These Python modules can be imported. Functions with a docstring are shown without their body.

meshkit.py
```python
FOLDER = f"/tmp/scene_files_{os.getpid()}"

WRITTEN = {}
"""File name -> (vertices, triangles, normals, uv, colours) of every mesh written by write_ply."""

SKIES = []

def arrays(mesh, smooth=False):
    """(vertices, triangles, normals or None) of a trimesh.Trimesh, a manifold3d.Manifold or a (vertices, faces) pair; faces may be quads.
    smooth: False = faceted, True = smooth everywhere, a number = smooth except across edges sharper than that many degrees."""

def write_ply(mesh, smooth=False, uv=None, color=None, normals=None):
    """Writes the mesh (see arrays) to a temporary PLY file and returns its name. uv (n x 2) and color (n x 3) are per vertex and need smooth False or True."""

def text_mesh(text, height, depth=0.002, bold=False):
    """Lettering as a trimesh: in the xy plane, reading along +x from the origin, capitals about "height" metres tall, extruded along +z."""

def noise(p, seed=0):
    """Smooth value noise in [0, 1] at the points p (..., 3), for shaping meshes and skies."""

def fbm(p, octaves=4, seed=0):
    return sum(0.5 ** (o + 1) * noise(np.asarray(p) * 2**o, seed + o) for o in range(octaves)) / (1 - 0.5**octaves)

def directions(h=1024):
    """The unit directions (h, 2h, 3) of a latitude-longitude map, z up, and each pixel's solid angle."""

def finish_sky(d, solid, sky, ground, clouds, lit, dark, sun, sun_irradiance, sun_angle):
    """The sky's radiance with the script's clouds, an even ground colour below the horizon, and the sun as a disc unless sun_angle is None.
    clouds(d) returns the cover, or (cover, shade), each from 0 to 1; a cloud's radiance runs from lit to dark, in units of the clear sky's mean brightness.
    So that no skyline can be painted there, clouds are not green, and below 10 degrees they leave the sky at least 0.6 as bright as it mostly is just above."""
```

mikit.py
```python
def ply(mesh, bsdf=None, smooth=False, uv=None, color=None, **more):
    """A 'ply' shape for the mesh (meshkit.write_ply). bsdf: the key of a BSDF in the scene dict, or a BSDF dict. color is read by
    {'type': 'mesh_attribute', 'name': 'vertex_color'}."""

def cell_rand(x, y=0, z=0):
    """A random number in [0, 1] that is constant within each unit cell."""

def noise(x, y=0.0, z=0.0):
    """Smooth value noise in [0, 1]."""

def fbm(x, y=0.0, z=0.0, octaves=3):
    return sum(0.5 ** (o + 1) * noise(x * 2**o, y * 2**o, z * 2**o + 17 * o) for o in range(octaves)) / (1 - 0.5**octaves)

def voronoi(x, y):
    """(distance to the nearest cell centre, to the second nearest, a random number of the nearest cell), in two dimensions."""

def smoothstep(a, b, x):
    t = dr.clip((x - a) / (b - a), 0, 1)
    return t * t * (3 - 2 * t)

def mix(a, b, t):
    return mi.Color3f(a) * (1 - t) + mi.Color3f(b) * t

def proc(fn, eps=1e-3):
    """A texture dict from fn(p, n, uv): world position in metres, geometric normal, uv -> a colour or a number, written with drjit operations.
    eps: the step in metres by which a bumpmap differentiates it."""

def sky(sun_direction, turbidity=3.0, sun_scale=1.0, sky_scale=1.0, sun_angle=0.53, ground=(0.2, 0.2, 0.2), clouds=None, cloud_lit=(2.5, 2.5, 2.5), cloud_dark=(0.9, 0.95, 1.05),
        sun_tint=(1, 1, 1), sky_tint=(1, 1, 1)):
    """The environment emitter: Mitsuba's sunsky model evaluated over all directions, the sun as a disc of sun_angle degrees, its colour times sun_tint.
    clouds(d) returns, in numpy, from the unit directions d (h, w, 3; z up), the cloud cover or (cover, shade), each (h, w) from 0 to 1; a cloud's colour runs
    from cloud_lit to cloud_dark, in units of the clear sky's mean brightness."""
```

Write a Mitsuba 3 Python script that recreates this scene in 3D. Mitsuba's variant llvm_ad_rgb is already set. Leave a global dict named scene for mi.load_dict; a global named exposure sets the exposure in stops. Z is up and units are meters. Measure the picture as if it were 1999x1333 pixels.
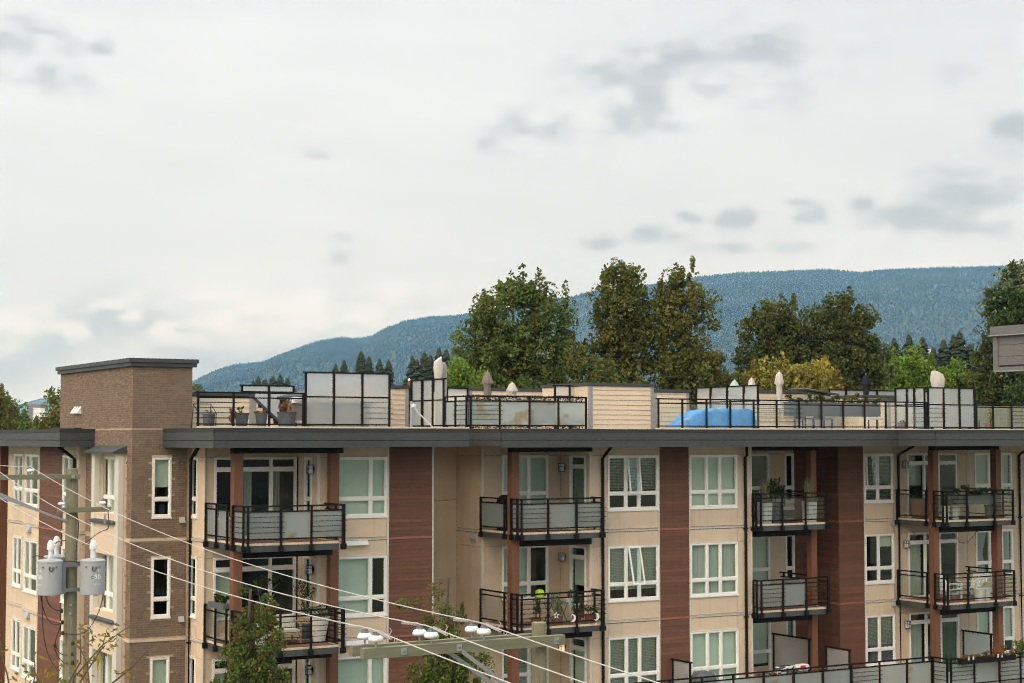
"""A four storey apartment building in front of a forested mountain under an overcast sky. Metres, z up; the facade runs along +X, its wall plane is Y = 0."""
import math, random
import numpy as np, trimesh, shapely, shapely.geometry as sg
import mitsuba as mi, mikit, meshkit
from mikit import proc, noise, fbm, cell_rand, smoothstep, mix
import drjit as dr

T = mi.ScalarTransform4f
random.seed(7)
RNG = np.random.default_rng(7)
scene, labels = {'type': 'scene'}, {}
exposure = 1.90

# ---------------------------------------------------------------- camera
CAM = np.array([0.0, -46.326, 12.0])
PITCH, YAW = math.radians(3.2521), math.radians(59.54)
LOOK = np.array([math.cos(YAW) * math.cos(PITCH), math.sin(YAW) * math.cos(PITCH), math.sin(PITCH)])
scene['camera'] = {'type': 'perspective', 'fov': math.degrees(2 * math.atan(999.5 / 3319.1)), 'fov_axis': 'x', 'near_clip': 0.1, 'far_clip': 40000.0,
                   'to_world': T().look_at(origin=CAM.tolist(), target=(CAM + LOOK).tolist(), up=[0, 0, 1]), 'medium': {'type': 'ref', 'id': 'haze_air'}}


# ---------------------------------------------------------------- sky: bright overcast with thin grey scud, the light coming broadly from the left
def clouds(d):
    az = np.degrees(np.arctan2(d[..., 1], d[..., 0]))
    el = np.degrees(np.arcsin(np.clip(d[..., 2], -1, 1)))
    q = np.stack([az * 0.16, el * 0.42, 0 * az], -1)
    wide = meshkit.fbm(q * 0.55, 4, 3)
    fine = meshkit.fbm(q * np.array([6.5, 6.0, 1]), 6, 11)
    shade = 0.675 + 0.13 * (wide - 0.5) - 0.42 * np.clip((el - 17) / 60, 0, 1)
    # grey scud in loose groups: centre azimuth, elevation, half widths, strength
    mask = 0 * az
    for a, e, wa, we, s in SCUD:
        mask = np.maximum(mask, s * 2.4 * np.exp(-((az - a) / (1.25 * wa)) ** 2 - ((el - e) / (1.2 * we)) ** 2))
    m = np.clip((fine * 1.15 + .62 * mask - .72) * 2.6, 0, 1) * np.clip(mask * 1.6, 0, 1)
    shade = shade + .155 * m + .05 * (meshkit.fbm(q * np.array([1.6, 4.2, 1]), 5, 23) - .5)
    # a bank of brighter cumulus low in the west with bluer air below it
    bank = np.clip((fine - 0.36) * 4, 0, 1) * np.exp(-((el - 4.2 - 0.05 * (66 - az)) / 1.0) ** 2) * np.clip((az - 59) / 5, 0, 1)
    shade = shade - 0.085 * bank
    gap = np.exp(-((el - 3.0 - 0.8 * np.sin(az * 0.8)) / 0.9) ** 2) * np.clip((az - 63) / 6, 0, 1) * np.clip(1.3 - 2.0 * bank, 0, 1)
    shade = shade + 0.17 * np.clip(gap, 0, 1) * (0.6 + fine * 0.8)
    shade = shade + 0.05 * np.clip((14.0 - np.abs(el - 17)) / 10, 0, 1) * np.clip((60 - az) / 14, 0, 1)
    return np.ones_like(az), np.clip(shade, 0, 1)


SCUD = [(54.5, 12.3, 2.6, 1.0, .34), (55.3, 10.9, 1.3, .9, .42), (51.0, 12.6, 3.0, 1.6, .22), (58.7, 10.5, 1.4, .5, .30), (46.4, 7.3, 1.2, .38, .42), (45.7, 7.1, 1.9, .42, .44), (44.0, 6.85, 1.6, .3, .40), (44.2, 8.1, 2.0, .55, .42),
        (49.6, 7.45, .6, .3, .45), (52.0, 7.3, .65, .32, .50), (53.6, 7.3, .5, .25, .40), (55.0, 6.8, .9, .28, .50), (56.4, 6.6, .8, .25, .42), (52.6, 6.35, .9, .2, .34), (50.0, 6.3, 1.0, .18, .34), (47.8, 7.6, .5, .3, .42), (49.9, 7.7, .5, .2, .40),
        (42.7, 9.9, 1.0, .5, .44), (75.6, 12.9, 1.7, .8, .30), (75.0, 11.6, 1.6, .6, .30), (73.2, 12.7, .6, .35, .30), (65.2, 6.7, .9, .16, .30), (65.4, 6.0, .7, .3, .24), (66.0, 9.4, .8, .15, .22), (43.5, 11.8, 2.2, .9, .14), (60.0, 9.9, 1.0, .35, .24)]
scene['sky'] = mikit.sky((-0.68, -0.40, 0.62), turbidity=4, sun_scale=0.56, sun_angle=55, ground=(0.13, 0.13, 0.125), clouds=clouds, cloud_lit=(5.72, 5.82, 5.80), cloud_dark=(.90, .98, 1.06), sun_tint=(.96, .99, 1.04))

# ---------------------------------------------------------------- helpers
COUNT = {}
LAMBERT = {}


def numbered(name):
    k = COUNT.get(name, 0)
    COUNT[name] = k + 1
    return name if k == 0 else f'{name}_{k:03d}'


class MB:
    """Collects boxes, tubes and loose faces into one mesh, with a colour per vertex where asked."""

    def __init__(self):
        self.v, self.f, self.c, self.n = [], [], [], 0

    def add(self, v, f, c=None):
        v, f = np.asarray(v, float), np.asarray(f, int)
        if f.shape[1] == 4:
            f = np.vstack([f[:, [0, 1, 2]], f[:, [0, 2, 3]]])
        self.v.append(v); self.f.append(f + self.n); self.n += len(v)
        if c is not None:
            self.c.append(np.broadcast_to(np.asarray(c, float), (len(v), 3)))
        return self

    def box(self, x0, x1, y0, y1, z0, z1, c=None):
        v = [(x, y, z) for x in (x0, x1) for y in (y0, y1) for z in (z0, z1)]
        return self.add(v, [(0, 1, 3, 2), (4, 6, 7, 5), (0, 4, 5, 1), (2, 3, 7, 6), (0, 2, 6, 4), (1, 5, 7, 3)], c)

    def seg(self, p, q, o0, o1, z0, z1, z2=None, z3=None):
        """A bar from plan point p to q, o0 to o1 metres to its right, from height z0 to z1 (z2 to z3 at its end)."""
        p, q = np.asarray(p[:2], float), np.asarray(q[:2], float)
        d = (q - p) / np.linalg.norm(q - p); r = np.array([d[1], -d[0]])
        z2, z3 = z0 if z2 is None else z2, z1 if z3 is None else z3
        v = [(*(a + r * o), z) for a, zz in ((p, (z0, z1)), (q, (z2, z3))) for o in (o0, o1) for z in zz]
        return self.add(v, [(0, 1, 3, 2), (4, 6, 7, 5), (0, 4, 5, 1), (2, 3, 7, 6), (0, 2, 6, 4), (1, 5, 7, 3)])

    def tube(self, pts, r, n=8, cap=True, c=None):
        pts = np.asarray(pts, float); m = len(pts); r = np.broadcast_to(r, m)
        t = np.gradient(pts, axis=0); t /= np.maximum(np.linalg.norm(t, axis=1, keepdims=True), 1e-9)
        up = np.array([0, 0, 1.0]) if abs(t[:, 2]).mean() < .8 else np.array([1.0, 0, 0])
        a = np.cross(t, up); a /= np.maximum(np.linalg.norm(a, axis=1, keepdims=True), 1e-9); b = np.cross(t, a)
        ang = np.arange(n) / n * 2 * np.pi
        v = (pts[:, None] + r[:, None, None] * (a[:, None] * np.cos(ang)[None, :, None] + b[:, None] * np.sin(ang)[None, :, None])).reshape(-1, 3)
        i = np.arange(m - 1)[:, None] * n; j = np.arange(n)[None]; k = (j + 1) % n
        f = np.stack([i + j, i + k, i + n + k, i + n + j], -1).reshape(-1, 4)
        f = np.vstack([f[:, [0, 1, 2]], f[:, [0, 2, 3]]])
        if cap:
            v = np.vstack([v, pts[:1], pts[-1:]])
            jj = np.arange(n); kk = (jj + 1) % n
            f = np.vstack([f, np.stack([kk, jj, np.full(n, m * n)], -1), np.stack([(m - 1) * n + jj, (m - 1) * n + kk, np.full(n, m * n + 1)], -1)])
        return self.add(v, f, c)

    def lathe(self, prof, at=(0, 0, 0), n=20, sx=1, sy=1):
        """prof: (radius, height) pairs from the bottom up."""
        ang = np.arange(n) / n * 2 * np.pi
        v = np.array([(r * math.cos(a) * sx + at[0], r * math.sin(a) * sy + at[1], z + at[2]) for r, z in prof for a in ang])
        i = np.arange(len(prof) - 1)[:, None] * n; j = np.arange(n)[None]; k = (j + 1) % n
        return self.add(v, np.stack([i + j, i + k, i + n + k, i + n + j], -1).reshape(-1, 4))

    def prism(self, poly, z0, z1):
        m = trimesh.creation.extrude_polygon(poly, z1 - z0, engine='earcut'); m.apply_translation([0, 0, z0])
        return self.add(m.vertices, m.faces)

    def mesh(self):
        return np.vstack(self.v), np.vstack(self.f)


def put(name, mb, bsdf, parent=None, smooth=False, label=None, cat=None, group=None, kind=None, **more):
    key = numbered((parent + '__' if parent else '') + name)
    if isinstance(mb, dict):
        scene[key] = dict(mb); scene[key]['bsdf'] = {'type': 'ref', 'id': bsdf}; scene[key].update(more)
    else:
        v, f = mb.mesh() if isinstance(mb, MB) else mb
        col = np.vstack(mb.c) if isinstance(mb, MB) and mb.c else None
        scene[key] = mikit.ply((v, f), bsdf, smooth=smooth, color=col, **more)
    tag(key, label, cat, group, kind)
    return key


def tag(key, label=None, cat=None, group=None, kind=None):
    d = {k: v for k, v in (('label', label), ('category', cat), ('group', group), ('kind', kind)) if v}
    if d:
        labels.setdefault(key, {}).update(d)
    return key


def thing(name, label, cat, group=None):
    return tag(numbered(name), label, cat, group)


def ply(mb, smooth=False):
    return mikit.ply(mb.mesh(), None, smooth=smooth, color=np.vstack(mb.c) if mb.c else None)


# ---------------------------------------------------------------- materials
def rgb(*c):
    return {'type': 'rgb', 'value': list(c)}


def mat(key, color, rough=.6, bump=None, metallic=0., spec=.5, thin=False, **kw):
    b = {'type': 'principled', 'base_color': color if isinstance(color, dict) else rgb(*color), 'roughness': rough, 'metallic': metallic, 'specular': spec, **kw}
    if bump:
        b = {'type': 'bumpmap', 'arbitrary': bump[0], 'scale': bump[1], 'bsdf': b}
    scene[key] = {'type': 'twosided', 'bsdf': b}
    return key


def tone(base, amount=.10, scale=(1, 1, 1), grain=.05, gs=40.0, streak=0.):
    """Uneven paint: soft blotches, fine grain and faint vertical run-off streaks."""
    def fn(p, n, uv):
        k = 1 + amount * 2 * (fbm(p.x * scale[0] * 1.3, p.y * scale[1] * 1.3, p.z * scale[2] * 1.3) - .5) + grain * 2 * (noise(p.x * gs, p.y * gs, p.z * gs) - .5)
        if streak:
            k = k - streak * smoothstep(.55, .85, fbm((p.x + p.y) * 9, p.z * .35))
        return mi.Color3f(*base) * k
    return proc(fn)


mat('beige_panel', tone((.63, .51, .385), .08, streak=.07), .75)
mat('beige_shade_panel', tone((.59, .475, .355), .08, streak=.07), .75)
for i, k in enumerate((.965, 1.03)):
    mat(f'beige_panel_{i}', tone((min(.99, .63 * k), .51 * k, .385 * k * (1 - .02 * i)), .10, (.8, .8, 1.6), streak=.11), .75)
mat('beige_trim', tone((.55, .46, .34), .05), .6)
mat('pale_trim', tone((.60, .57, .51), .05), .55)
mat('grey_trim', (.30, .29, .27), .6)
for i, c in enumerate([(.140, .058, .034), (.122, .051, .030), (.158, .066, .039), (.130, .058, .036)]):
    mat(f'brown_plank_{i}', tone(c, .16, (1.2, 1.2, 9), .10, 25, streak=.10), .65)
mat('brown_post', tone((.165, .070, .038), .14, (5, 5, .6), .08), .6)
mat('red_band', tone((.30, .11, .08), .10), .6)
mat('cream_board', tone((.68, .56, .42), .06, (1, 1, 6), .04, streak=.06), .65)
mat('white_vinyl', tone((.82, .82, .80), .03, grain=.02), .4)
mat('white_paint', (.80, .80, .79), .5)
mat('fascia_metal', tone((.050, .056, .060), .12, (.4, .4, 2), .06, streak=.12), .5)
mat('fascia_cap', tone((.026, .028, .030), .20, grain=.12), .6)
mat('soffit', (.022, .018, .015), .8, spec=.2)
mat('black_metal', tone((.0075, .0068, .0065), .25, grain=.1), .6, spec=.22)
mat('slab_paint', tone((.062, .068, .072), .12, streak=.2), .6)
mat('deck_edge', tone((.62, .53, .40), .14, (4, 4, 30), .10, streak=.2), .7)
mat('deck_wood', tone((.16, .085, .055), .2, (2, 12, 1), .1), .8)
mat('roof_membrane', (.14, .14, .14), .9)
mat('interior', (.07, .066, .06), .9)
mat('dark_gap', (.03, .02, .015), .9, spec=.1)
mat('roller_blind', tone((.66, .70, .66), .04), .9)
mat('slat_blind', (.70, .70, .66), .6)
mat('curtain', tone((.55, .57, .56), .08, (20, 20, .4)), .95)
mat('dark_curtain', tone((.17, .16, .22), .2, (25, 25, .4)), .95)
mat('green_curtain', tone((.12, .20, .13), .2, (16, 16, .4)), .95)
mat('mortar', tone((.40, .315, .235), .15, grain=.15, gs=14), .9)
mat('concrete', tone((.30, .29, .27), .15, grain=.1), .9)
mat('asphalt', tone((.055, .055, .056), .15, grain=.1), .9)
mat('vent_metal', (.46, .47, .48), .5, metallic=.3)
mat('galvanised', tone((.42, .44, .46), .12), .45, metallic=.6)
mat('tank_paint', tone((.36, .385, .41), .05, grain=.03, streak=.05), .45)
mat('porcelain', (.78, .80, .84), .18)
mat('cable_pale', (.50, .49, .47), .6)
mat('cable_dark', (.02, .018, .016), .6)
mat('lead_grey', (.20, .22, .25), .5, metallic=.5)


def wood_fn(p, n, uv):
    g = fbm((p.x + p.y) * 26, (p.x - p.y) * 26, p.z * .9)
    k = smoothstep(.62, .8, fbm(p.x * 50, p.y * 50, p.z * 1.5))
    return mix(mi.Color3f(.155, .145, .095), mi.Color3f(.25, .235, .165), g) * (1 - .45 * k)


def arm_fn(p, n, uv):
    g = fbm(p.x * 3, p.y * 3, p.z * 40)
    return mix(mi.Color3f(.135, .140, .095), mi.Color3f(.21, .215, .15), g)


mat('pole_wood', proc(wood_fn), .9)
mat('arm_wood', proc(arm_fn), .9)


def dirty_frost(p, n, uv):
    d = smoothstep(.56, .74, fbm(p.x * 2.2 + 7, p.y * 2.2, p.z * 2.2)) * .75
    return mix(mi.Color3f(.60, .69, .68), mi.Color3f(.46, .36, .17), d)


def thin_glass(key, color, spec, diff, rough):
    scene[key] = {'type': 'principledthin', 'base_color': color if isinstance(color, dict) else rgb(*color), 'roughness': rough, 'spec_trans': spec, 'diff_trans': diff, 'eta': 1.4}


thin_glass('frosted_glass', (.62, .72, .73), .45, 1.0, .42)
thin_glass('stained_glass', proc(dirty_frost), .30, 1.0, .45)
thin_glass('screen_glass', (.86, .90, .90), .60, 1.1, .34)
scene['window_glass'] = {'type': 'thindielectric', 'int_ior': 1.52, 'specular_transmittance': rgb(.76, .85, .80), 'specular_reflectance': rgb(.9, 1, .98)}
scene['clear_glass'] = {'type': 'thindielectric', 'int_ior': 1.5, 'specular_transmittance': rgb(.86, .92, .90)}
for key, rough in (('vertex_paint', .85), ('vertex_gloss', .4)):
    mat(key, {'type': 'mesh_attribute', 'name': 'vertex_color'}, rough)
scene['leaf'] = {'type': 'principledthin', 'base_color': {'type': 'mesh_attribute', 'name': 'vertex_color'}, 'roughness': .5, 'spec_trans': 0., 'diff_trans': .7, 'eta': 1.35}
mat('bark', tone((.085, .075, .058), .25, (6, 6, 2), .2), .95)
mat('pale_bark', tone((.30, .28, .24), .2, (6, 6, 2), .2), .95)
mat('needle', {'type': 'mesh_attribute', 'name': 'vertex_color'}, .9)

# ---------------------------------------------------------------- the ground
g = MB().add([(-20000, -20000, 0), (20000, -20000, 0), (20000, 20000, 0), (-20000, 20000, 0)], [(0, 1, 2, 3)])
mat('soil', tone((.10, .105, .065), .3), .95)
put('ground', g, 'soil', kind='structure')
put('road', MB().box(-80, 120, -26, -14, -.2, .004), 'asphalt', kind='structure')
put('pavement', MB().box(-80, 120, -13.8, -10.5, -.2, .13), 'concrete', kind='structure')
put('kerb', MB().box(-80, 120, -14, -13.8, -.2, .12), 'concrete', kind='structure')
put('road_marking', MB().box(-80, 120, -20.06, -19.94, .006, .009), 'white_paint', kind='structure')

# ---------------------------------------------------------------- the apartment building: walls
B = thing('apartment_building', 'four storey apartment building with beige panels, brown planks, a brick stair tower and white windows', 'building')
HEAD = {4: 11.43, 3: 8.48, 2: 5.53}
FLOOR = {4: 9.05, 3: 6.10, 2: 3.15}
BAND = (8.99, 6.04, 3.09)
SOFFIT = 11.80


def fbox(mb, fr, u0, u1, d0, d1, z0, z1):
    """A box on a wall: u along it, d outward. ('F', y): faces the street (-Y); ('L', x): faces left (-X)."""
    k, c = fr
    return mb.box(u0, u1, c - d1, c - d0, z0, z1) if k == 'F' else mb.box(c - d1, c - d0, u0, u1, z0, z1)


def panel(fr, u0, u1, z0, z1, m='beige_panel', name='wall_panel', d=0., th=.10, gap=.005):
    z0, z1 = z0 + (.042 if z0 in BAND else 0), z1 - (.054 if z1 in BAND else 0)      # open joints over and under every band
    m = (m, m, 'beige_panel_0', 'beige_panel_1')[RNG.integers(4)] if m == 'beige_panel' else m
    return put(name, fbox(MB(), fr, u0 + gap, u1 - gap, d - th, d, z0 + gap, z1 - gap), m, B)


def bands(fr, u0, u1, m='beige_trim', zs=BAND):
    for z in zs:
        mb = fbox(MB(), fr, u0, u1, -.08, .03, z - .035, z + .022)
        fbox(mb, fr, u0, u1, -.08, .05, z + .022, z + .030)
        put('floor_band', mb, 'pale_trim' if m == 'beige_trim' else m, B)


def strip(fr, u0, u1, m='beige_panel', top=SOFFIT, heads=True, band='beige_trim', base=0.):
    """A beige column of wall: a panel under and over every window head line, a band at every floor."""
    zs = [base, 3.09, 5.53, 6.04, 8.48, 8.99, 11.43, top] if heads else [base, 3.09, 6.04, 8.99, top]
    for a, b in zip(zs, zs[1:]):
        panel(fr, u0, u1, a, b, m)
    if band:
        bands(fr, u0, u1, band)


def window_strip(fr, u0, u1, m='beige_panel', gapz=1.77):
    """The panels between the windows of a column of windows."""
    panel(fr, u0, u1, 0, 3.09, m)
    for f in (2, 3, 4):
        panel(fr, u0, u1, BAND[4 - f], HEAD[f] - gapz, m)
        panel(fr, u0, u1, HEAD[f], BAND[3 - f] if f < 4 else SOFFIT, m)
    bands(fr, u0, u1)


def trim(fr, u0, u1, z0=0., z1=SOFFIT, m='pale_trim', d=.016):
    put('corner_trim', fbox(MB(), fr, u0, u1, -.05, d, z0, z1), m, B)


PLANK = {}


def planks(fr, u0, u1, z0=4.6, z1=SOFFIT, h=.118, tint=4):
    """Lapped planks, each a wedge that stands proud at its lower edge."""
    k, c = fr
    if ('w', round(u1 - u0, 3), k) not in PLANK:
        w = u1 - u0
        pr = [(.0045, 0.020), (h - .0005, .008), (h - .0005, -.008), (.0045, -.008)]       # (z, d)
        v = [((u, -d, z) if k == 'F' else (-d, u, z)) for u in (0, w) for z, d in pr]
        PLANK['w', round(u1 - u0, 3), k] = ply(MB().add(v, [(0, 1, 2, 3), (7, 6, 5, 4), (0, 4, 5, 1), (1, 5, 6, 2), (2, 6, 7, 3), (3, 7, 4, 0)]))
    d = PLANK['w', round(u1 - u0, 3), k]
    put('wall_panel', fbox(MB(), fr, u0, u1, -.1, -.012, 0, z1), 'dark_gap', B)
    n = int((z1 - z0) / h)
    for i in range(n):
        z = z1 - (i + 1) * h
        if any(abs(z + h / 2 - b) < .045 for b in BAND):
            pass
        put('plank', d, f'brown_plank_{RNG.integers(tint)}', B, to_world=T().translate([u0, c, z] if k == 'F' else [c, u0, z]))
    put('wall_panel', fbox(MB(), fr, u0, u1, -.012, .01, 0, z1 - n * h), 'brown_plank_0', B)
    for z in BAND:
        mb = fbox(MB(), fr, u0, u1, -.011, .036, z - .04, z + .02)
        put('floor_band', mb, 'red_band', B)


# ---------------------------------------------------------------- windows
def blind_slats(fr, u0, u1, z0, z1, d, step=.05, tilt=1.25):
    mb = MB(); k, c = fr
    for z in np.arange(z0 + .02, z1 - .03, step):
        a = [(u0, d - .018, z - .018 * tilt), (u1, d - .018, z - .018 * tilt), (u1, d + .018, z + .018 * tilt), (u0, d + .018, z + .018 * tilt)]
        v = [(u, c - q, w) if k == 'F' else (c - q, u, w) for u, q, w in a]
        mb.add(v, [(0, 1, 2, 3)])
    return fbox(mb, fr, u0, u1, d - .03, d + .03, z1 - .04, z1)


def drape(fr, u0, u1, z0, z1, d, fold=.10, amp=.035, pinch=0.):
    n = max(8, int((u1 - u0) / fold * 8)); k, c = fr
    t = np.linspace(0, 1, n); mb = MB(); v = []
    for zz, w in ((z0, 1.), (z0 * .5 + z1 * .5, 1 - pinch), (z1, 1.)):
        for s in t:
            u = u0 + (u1 - u0) * s * w; q = d + amp * math.sin(s * (u1 - u0) / fold * 6.28) + .5 * amp * math.sin(s * 23 + 1)
            v.append((u, c - q, zz) if k == 'F' else (c - q, u, zz))
    f = [(r * n + i, r * n + i + 1, (r + 1) * n + i + 1, (r + 1) * n + i) for r in range(2) for i in range(n - 1)]
    return mb.add(v, f)


def window(fr, cols, zb, zt, zm=None, cover='roller', deep=0., name='window', fw=.06, open_lite=None, label=None, sill=True):
    """A white framed window: cols are the u of its uprights, zm the height of its cross rail. cover: what hangs behind the glass."""
    W = put(name, MB().box(0, 0, 0, 0, 0, 0), 'white_vinyl', B, label=label) if False else numbered(B + '__' + name)
    if label:
        labels[W] = {'label': label}
    u0, u1 = cols[0], cols[-1]; mb = MB(); d0, d1 = -.07 - deep, .03 - deep
    h = fw / 2
    fbox(mb, fr, u0, u0 + fw, d0, d1, zb, zt); fbox(mb, fr, u1 - fw, u1, d0, d1, zb, zt)
    fbox(mb, fr, u0 + fw, u1 - fw, d0, d1, zt - fw, zt); fbox(mb, fr, u0 + fw, u1 - fw, d0, d1, zb, zb + fw)
    for u in cols[1:-1]:
        fbox(mb, fr, u - .045, u + .045, d0 + .01, d1 - .006, zb + fw, zt - fw)
    if zm:
        fbox(mb, fr, u0 + fw, u1 - fw, d0 + .012, d1 - .009, zm - .045, zm + .045)
    # sash beads: a second, finer step inside each light
    rows = [zb + fw, zm - .045, zm + .045, zt - fw] if zm else [zb + fw, zt - fw]
    us = [u0 + fw] + [x for u in cols[1:-1] for x in (u - .045, u + .045)] + [u1 - fw]
    lites = [(us[2 * i], us[2 * i + 1], rows[2 * j], rows[2 * j + 1]) for i in range(len(cols) - 1) for j in range(len(rows) // 2)]
    for a, b, c, e in lites:
        s = .022
        for x0, x1, y0, y1 in ((a, a + s, c, e), (b - s, b, c, e), (a + s, b - s, c, c + s), (a + s, b - s, e - s, e)):
            fbox(mb, fr, x0, x1, d0 + .02, d1 - .03, y0, y1)
    put('frame', mb, 'white_vinyl', W)
    if sill:
        put('sill', fbox(MB(), fr, u0 - .015, u1 + .015, -.02, .052 - deep, zb - .05, zb - .002), 'white_vinyl', W)
        put('drip_cap', fbox(MB(), fr, u0 - .015, u1 + .015, -.02, .045 - deep, zt + .002, zt + .018), 'pale_trim', W)
    for a, b, c, e in lites:
        q = d1 - .052 + RNG.uniform(-.001, .001)
        put('pane', fbox_sheet(fr, a + .015, b - .015, c + .015, e - .015, q), 'window_glass', W)
    d = -.13 - deep; z1, z0 = zt - .05, zb + .04; a, b = u0 + .04, u1 - .04
    cov = cover.split(':'); t = float(cov[1]) if len(cov) > 1 and cov[0] != 'rollers' else 1.
    if cov[0] == 'roller':
        put('roller_blind', fbox(MB(), fr, a, b, d - .004, d, z1 - (z1 - z0) * t, z1), 'roller_blind', W)
    if cov[0] == 'rollers':                       # one per upright light, each at its own drop
        for i, tt in enumerate(cov[1].split(',')):
            if float(tt) > 0:
                put('roller_blind', fbox(MB(), fr, cols[i] + .03, cols[i + 1] - .03, d - .004, d, z1 - (z1 - z0) * float(tt), z1), 'roller_blind', W)
    if cov[0] == 'slats':
        put('venetian_blind', blind_slats(fr, a, b, z1 - (z1 - z0) * t, z1, d), 'slat_blind', W)
    if cov[0] == 'slatsdark':
        put('venetian_blind', blind_slats(fr, a, b, z1 - (z1 - z0) * t, z1, d, tilt=.62), 'slat_blind', W)
    if cov[0] == 'curtain':
        put('curtain', drape(fr, a, b, z0, z1, d), 'curtain', W)
    if cov[0] == 'parted':
        m = (a + b) / 2
        put('curtain', drape(fr, a, a + (b - a) * .36, z0, z1, d, pinch=.35), 'curtain', W); put('curtain', drape(fr, b - (b - a) * .30, b, z0, z1, d), 'curtain', W)
    if cov[0] == 'slatsover':
        put('venetian_blind', blind_slats(fr, a, b, z1 - (z1 - z0) * t, z1, d), 'slat_blind', W)
        put('curtain', drape(fr, a, b, z0, z1 - (z1 - z0) * t + .1, d - .04), 'dark_curtain', W)
    if cov[0] == 'green':
        put('curtain', drape(fr, a, b, z0, z1, d, fold=.22), 'green_curtain', W)
    return W


def open_sash(fr, u0, u1, z0, z1, out):
    """An awning sash pushed open at its foot."""
    S = numbered(B + '__open_sash'); k, c = fr; w = .05; mb = MB()
    for a, b, e, g in ((u0, u0 + w, z0, z1), (u1 - w, u1, z0, z1), (u0 + w, u1 - w, z0, z0 + w), (u0 + w, u1 - w, z1 - w, z1)):
        D = lambda z: .035 + out * (z1 - z) / (z1 - z0)
        mb.add([(u, c - D(z) - o, z) for u in (a, b) for z in (e, g) for o in (0, .035)], [(0, 1, 3, 2), (4, 6, 7, 5), (0, 4, 5, 1), (2, 3, 7, 6), (0, 2, 6, 4), (1, 5, 7, 3)])
    put('frame', mb, 'white_vinyl', S)
    put('pane', MB().add([(u, c - .05 - out * (z1 - z) / (z1 - z0), z) for u, z in ((u0 + .04, z0 + .04), (u1 - .04, z0 + .04), (u1 - .04, z1 - .04), (u0 + .04, z1 - .04))], [(0, 1, 2, 3)]), 'window_glass', S)


def fbox_sheet(fr, u0, u1, z0, z1, d):
    k, c = fr
    v = [(u, c - d, z) if k == 'F' else (c - d, u, z) for u, z in ((u0, z0), (u1, z0), (u1, z1), (u0, z1))]
    return MB().add(v, [(0, 1, 2, 3)])


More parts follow.
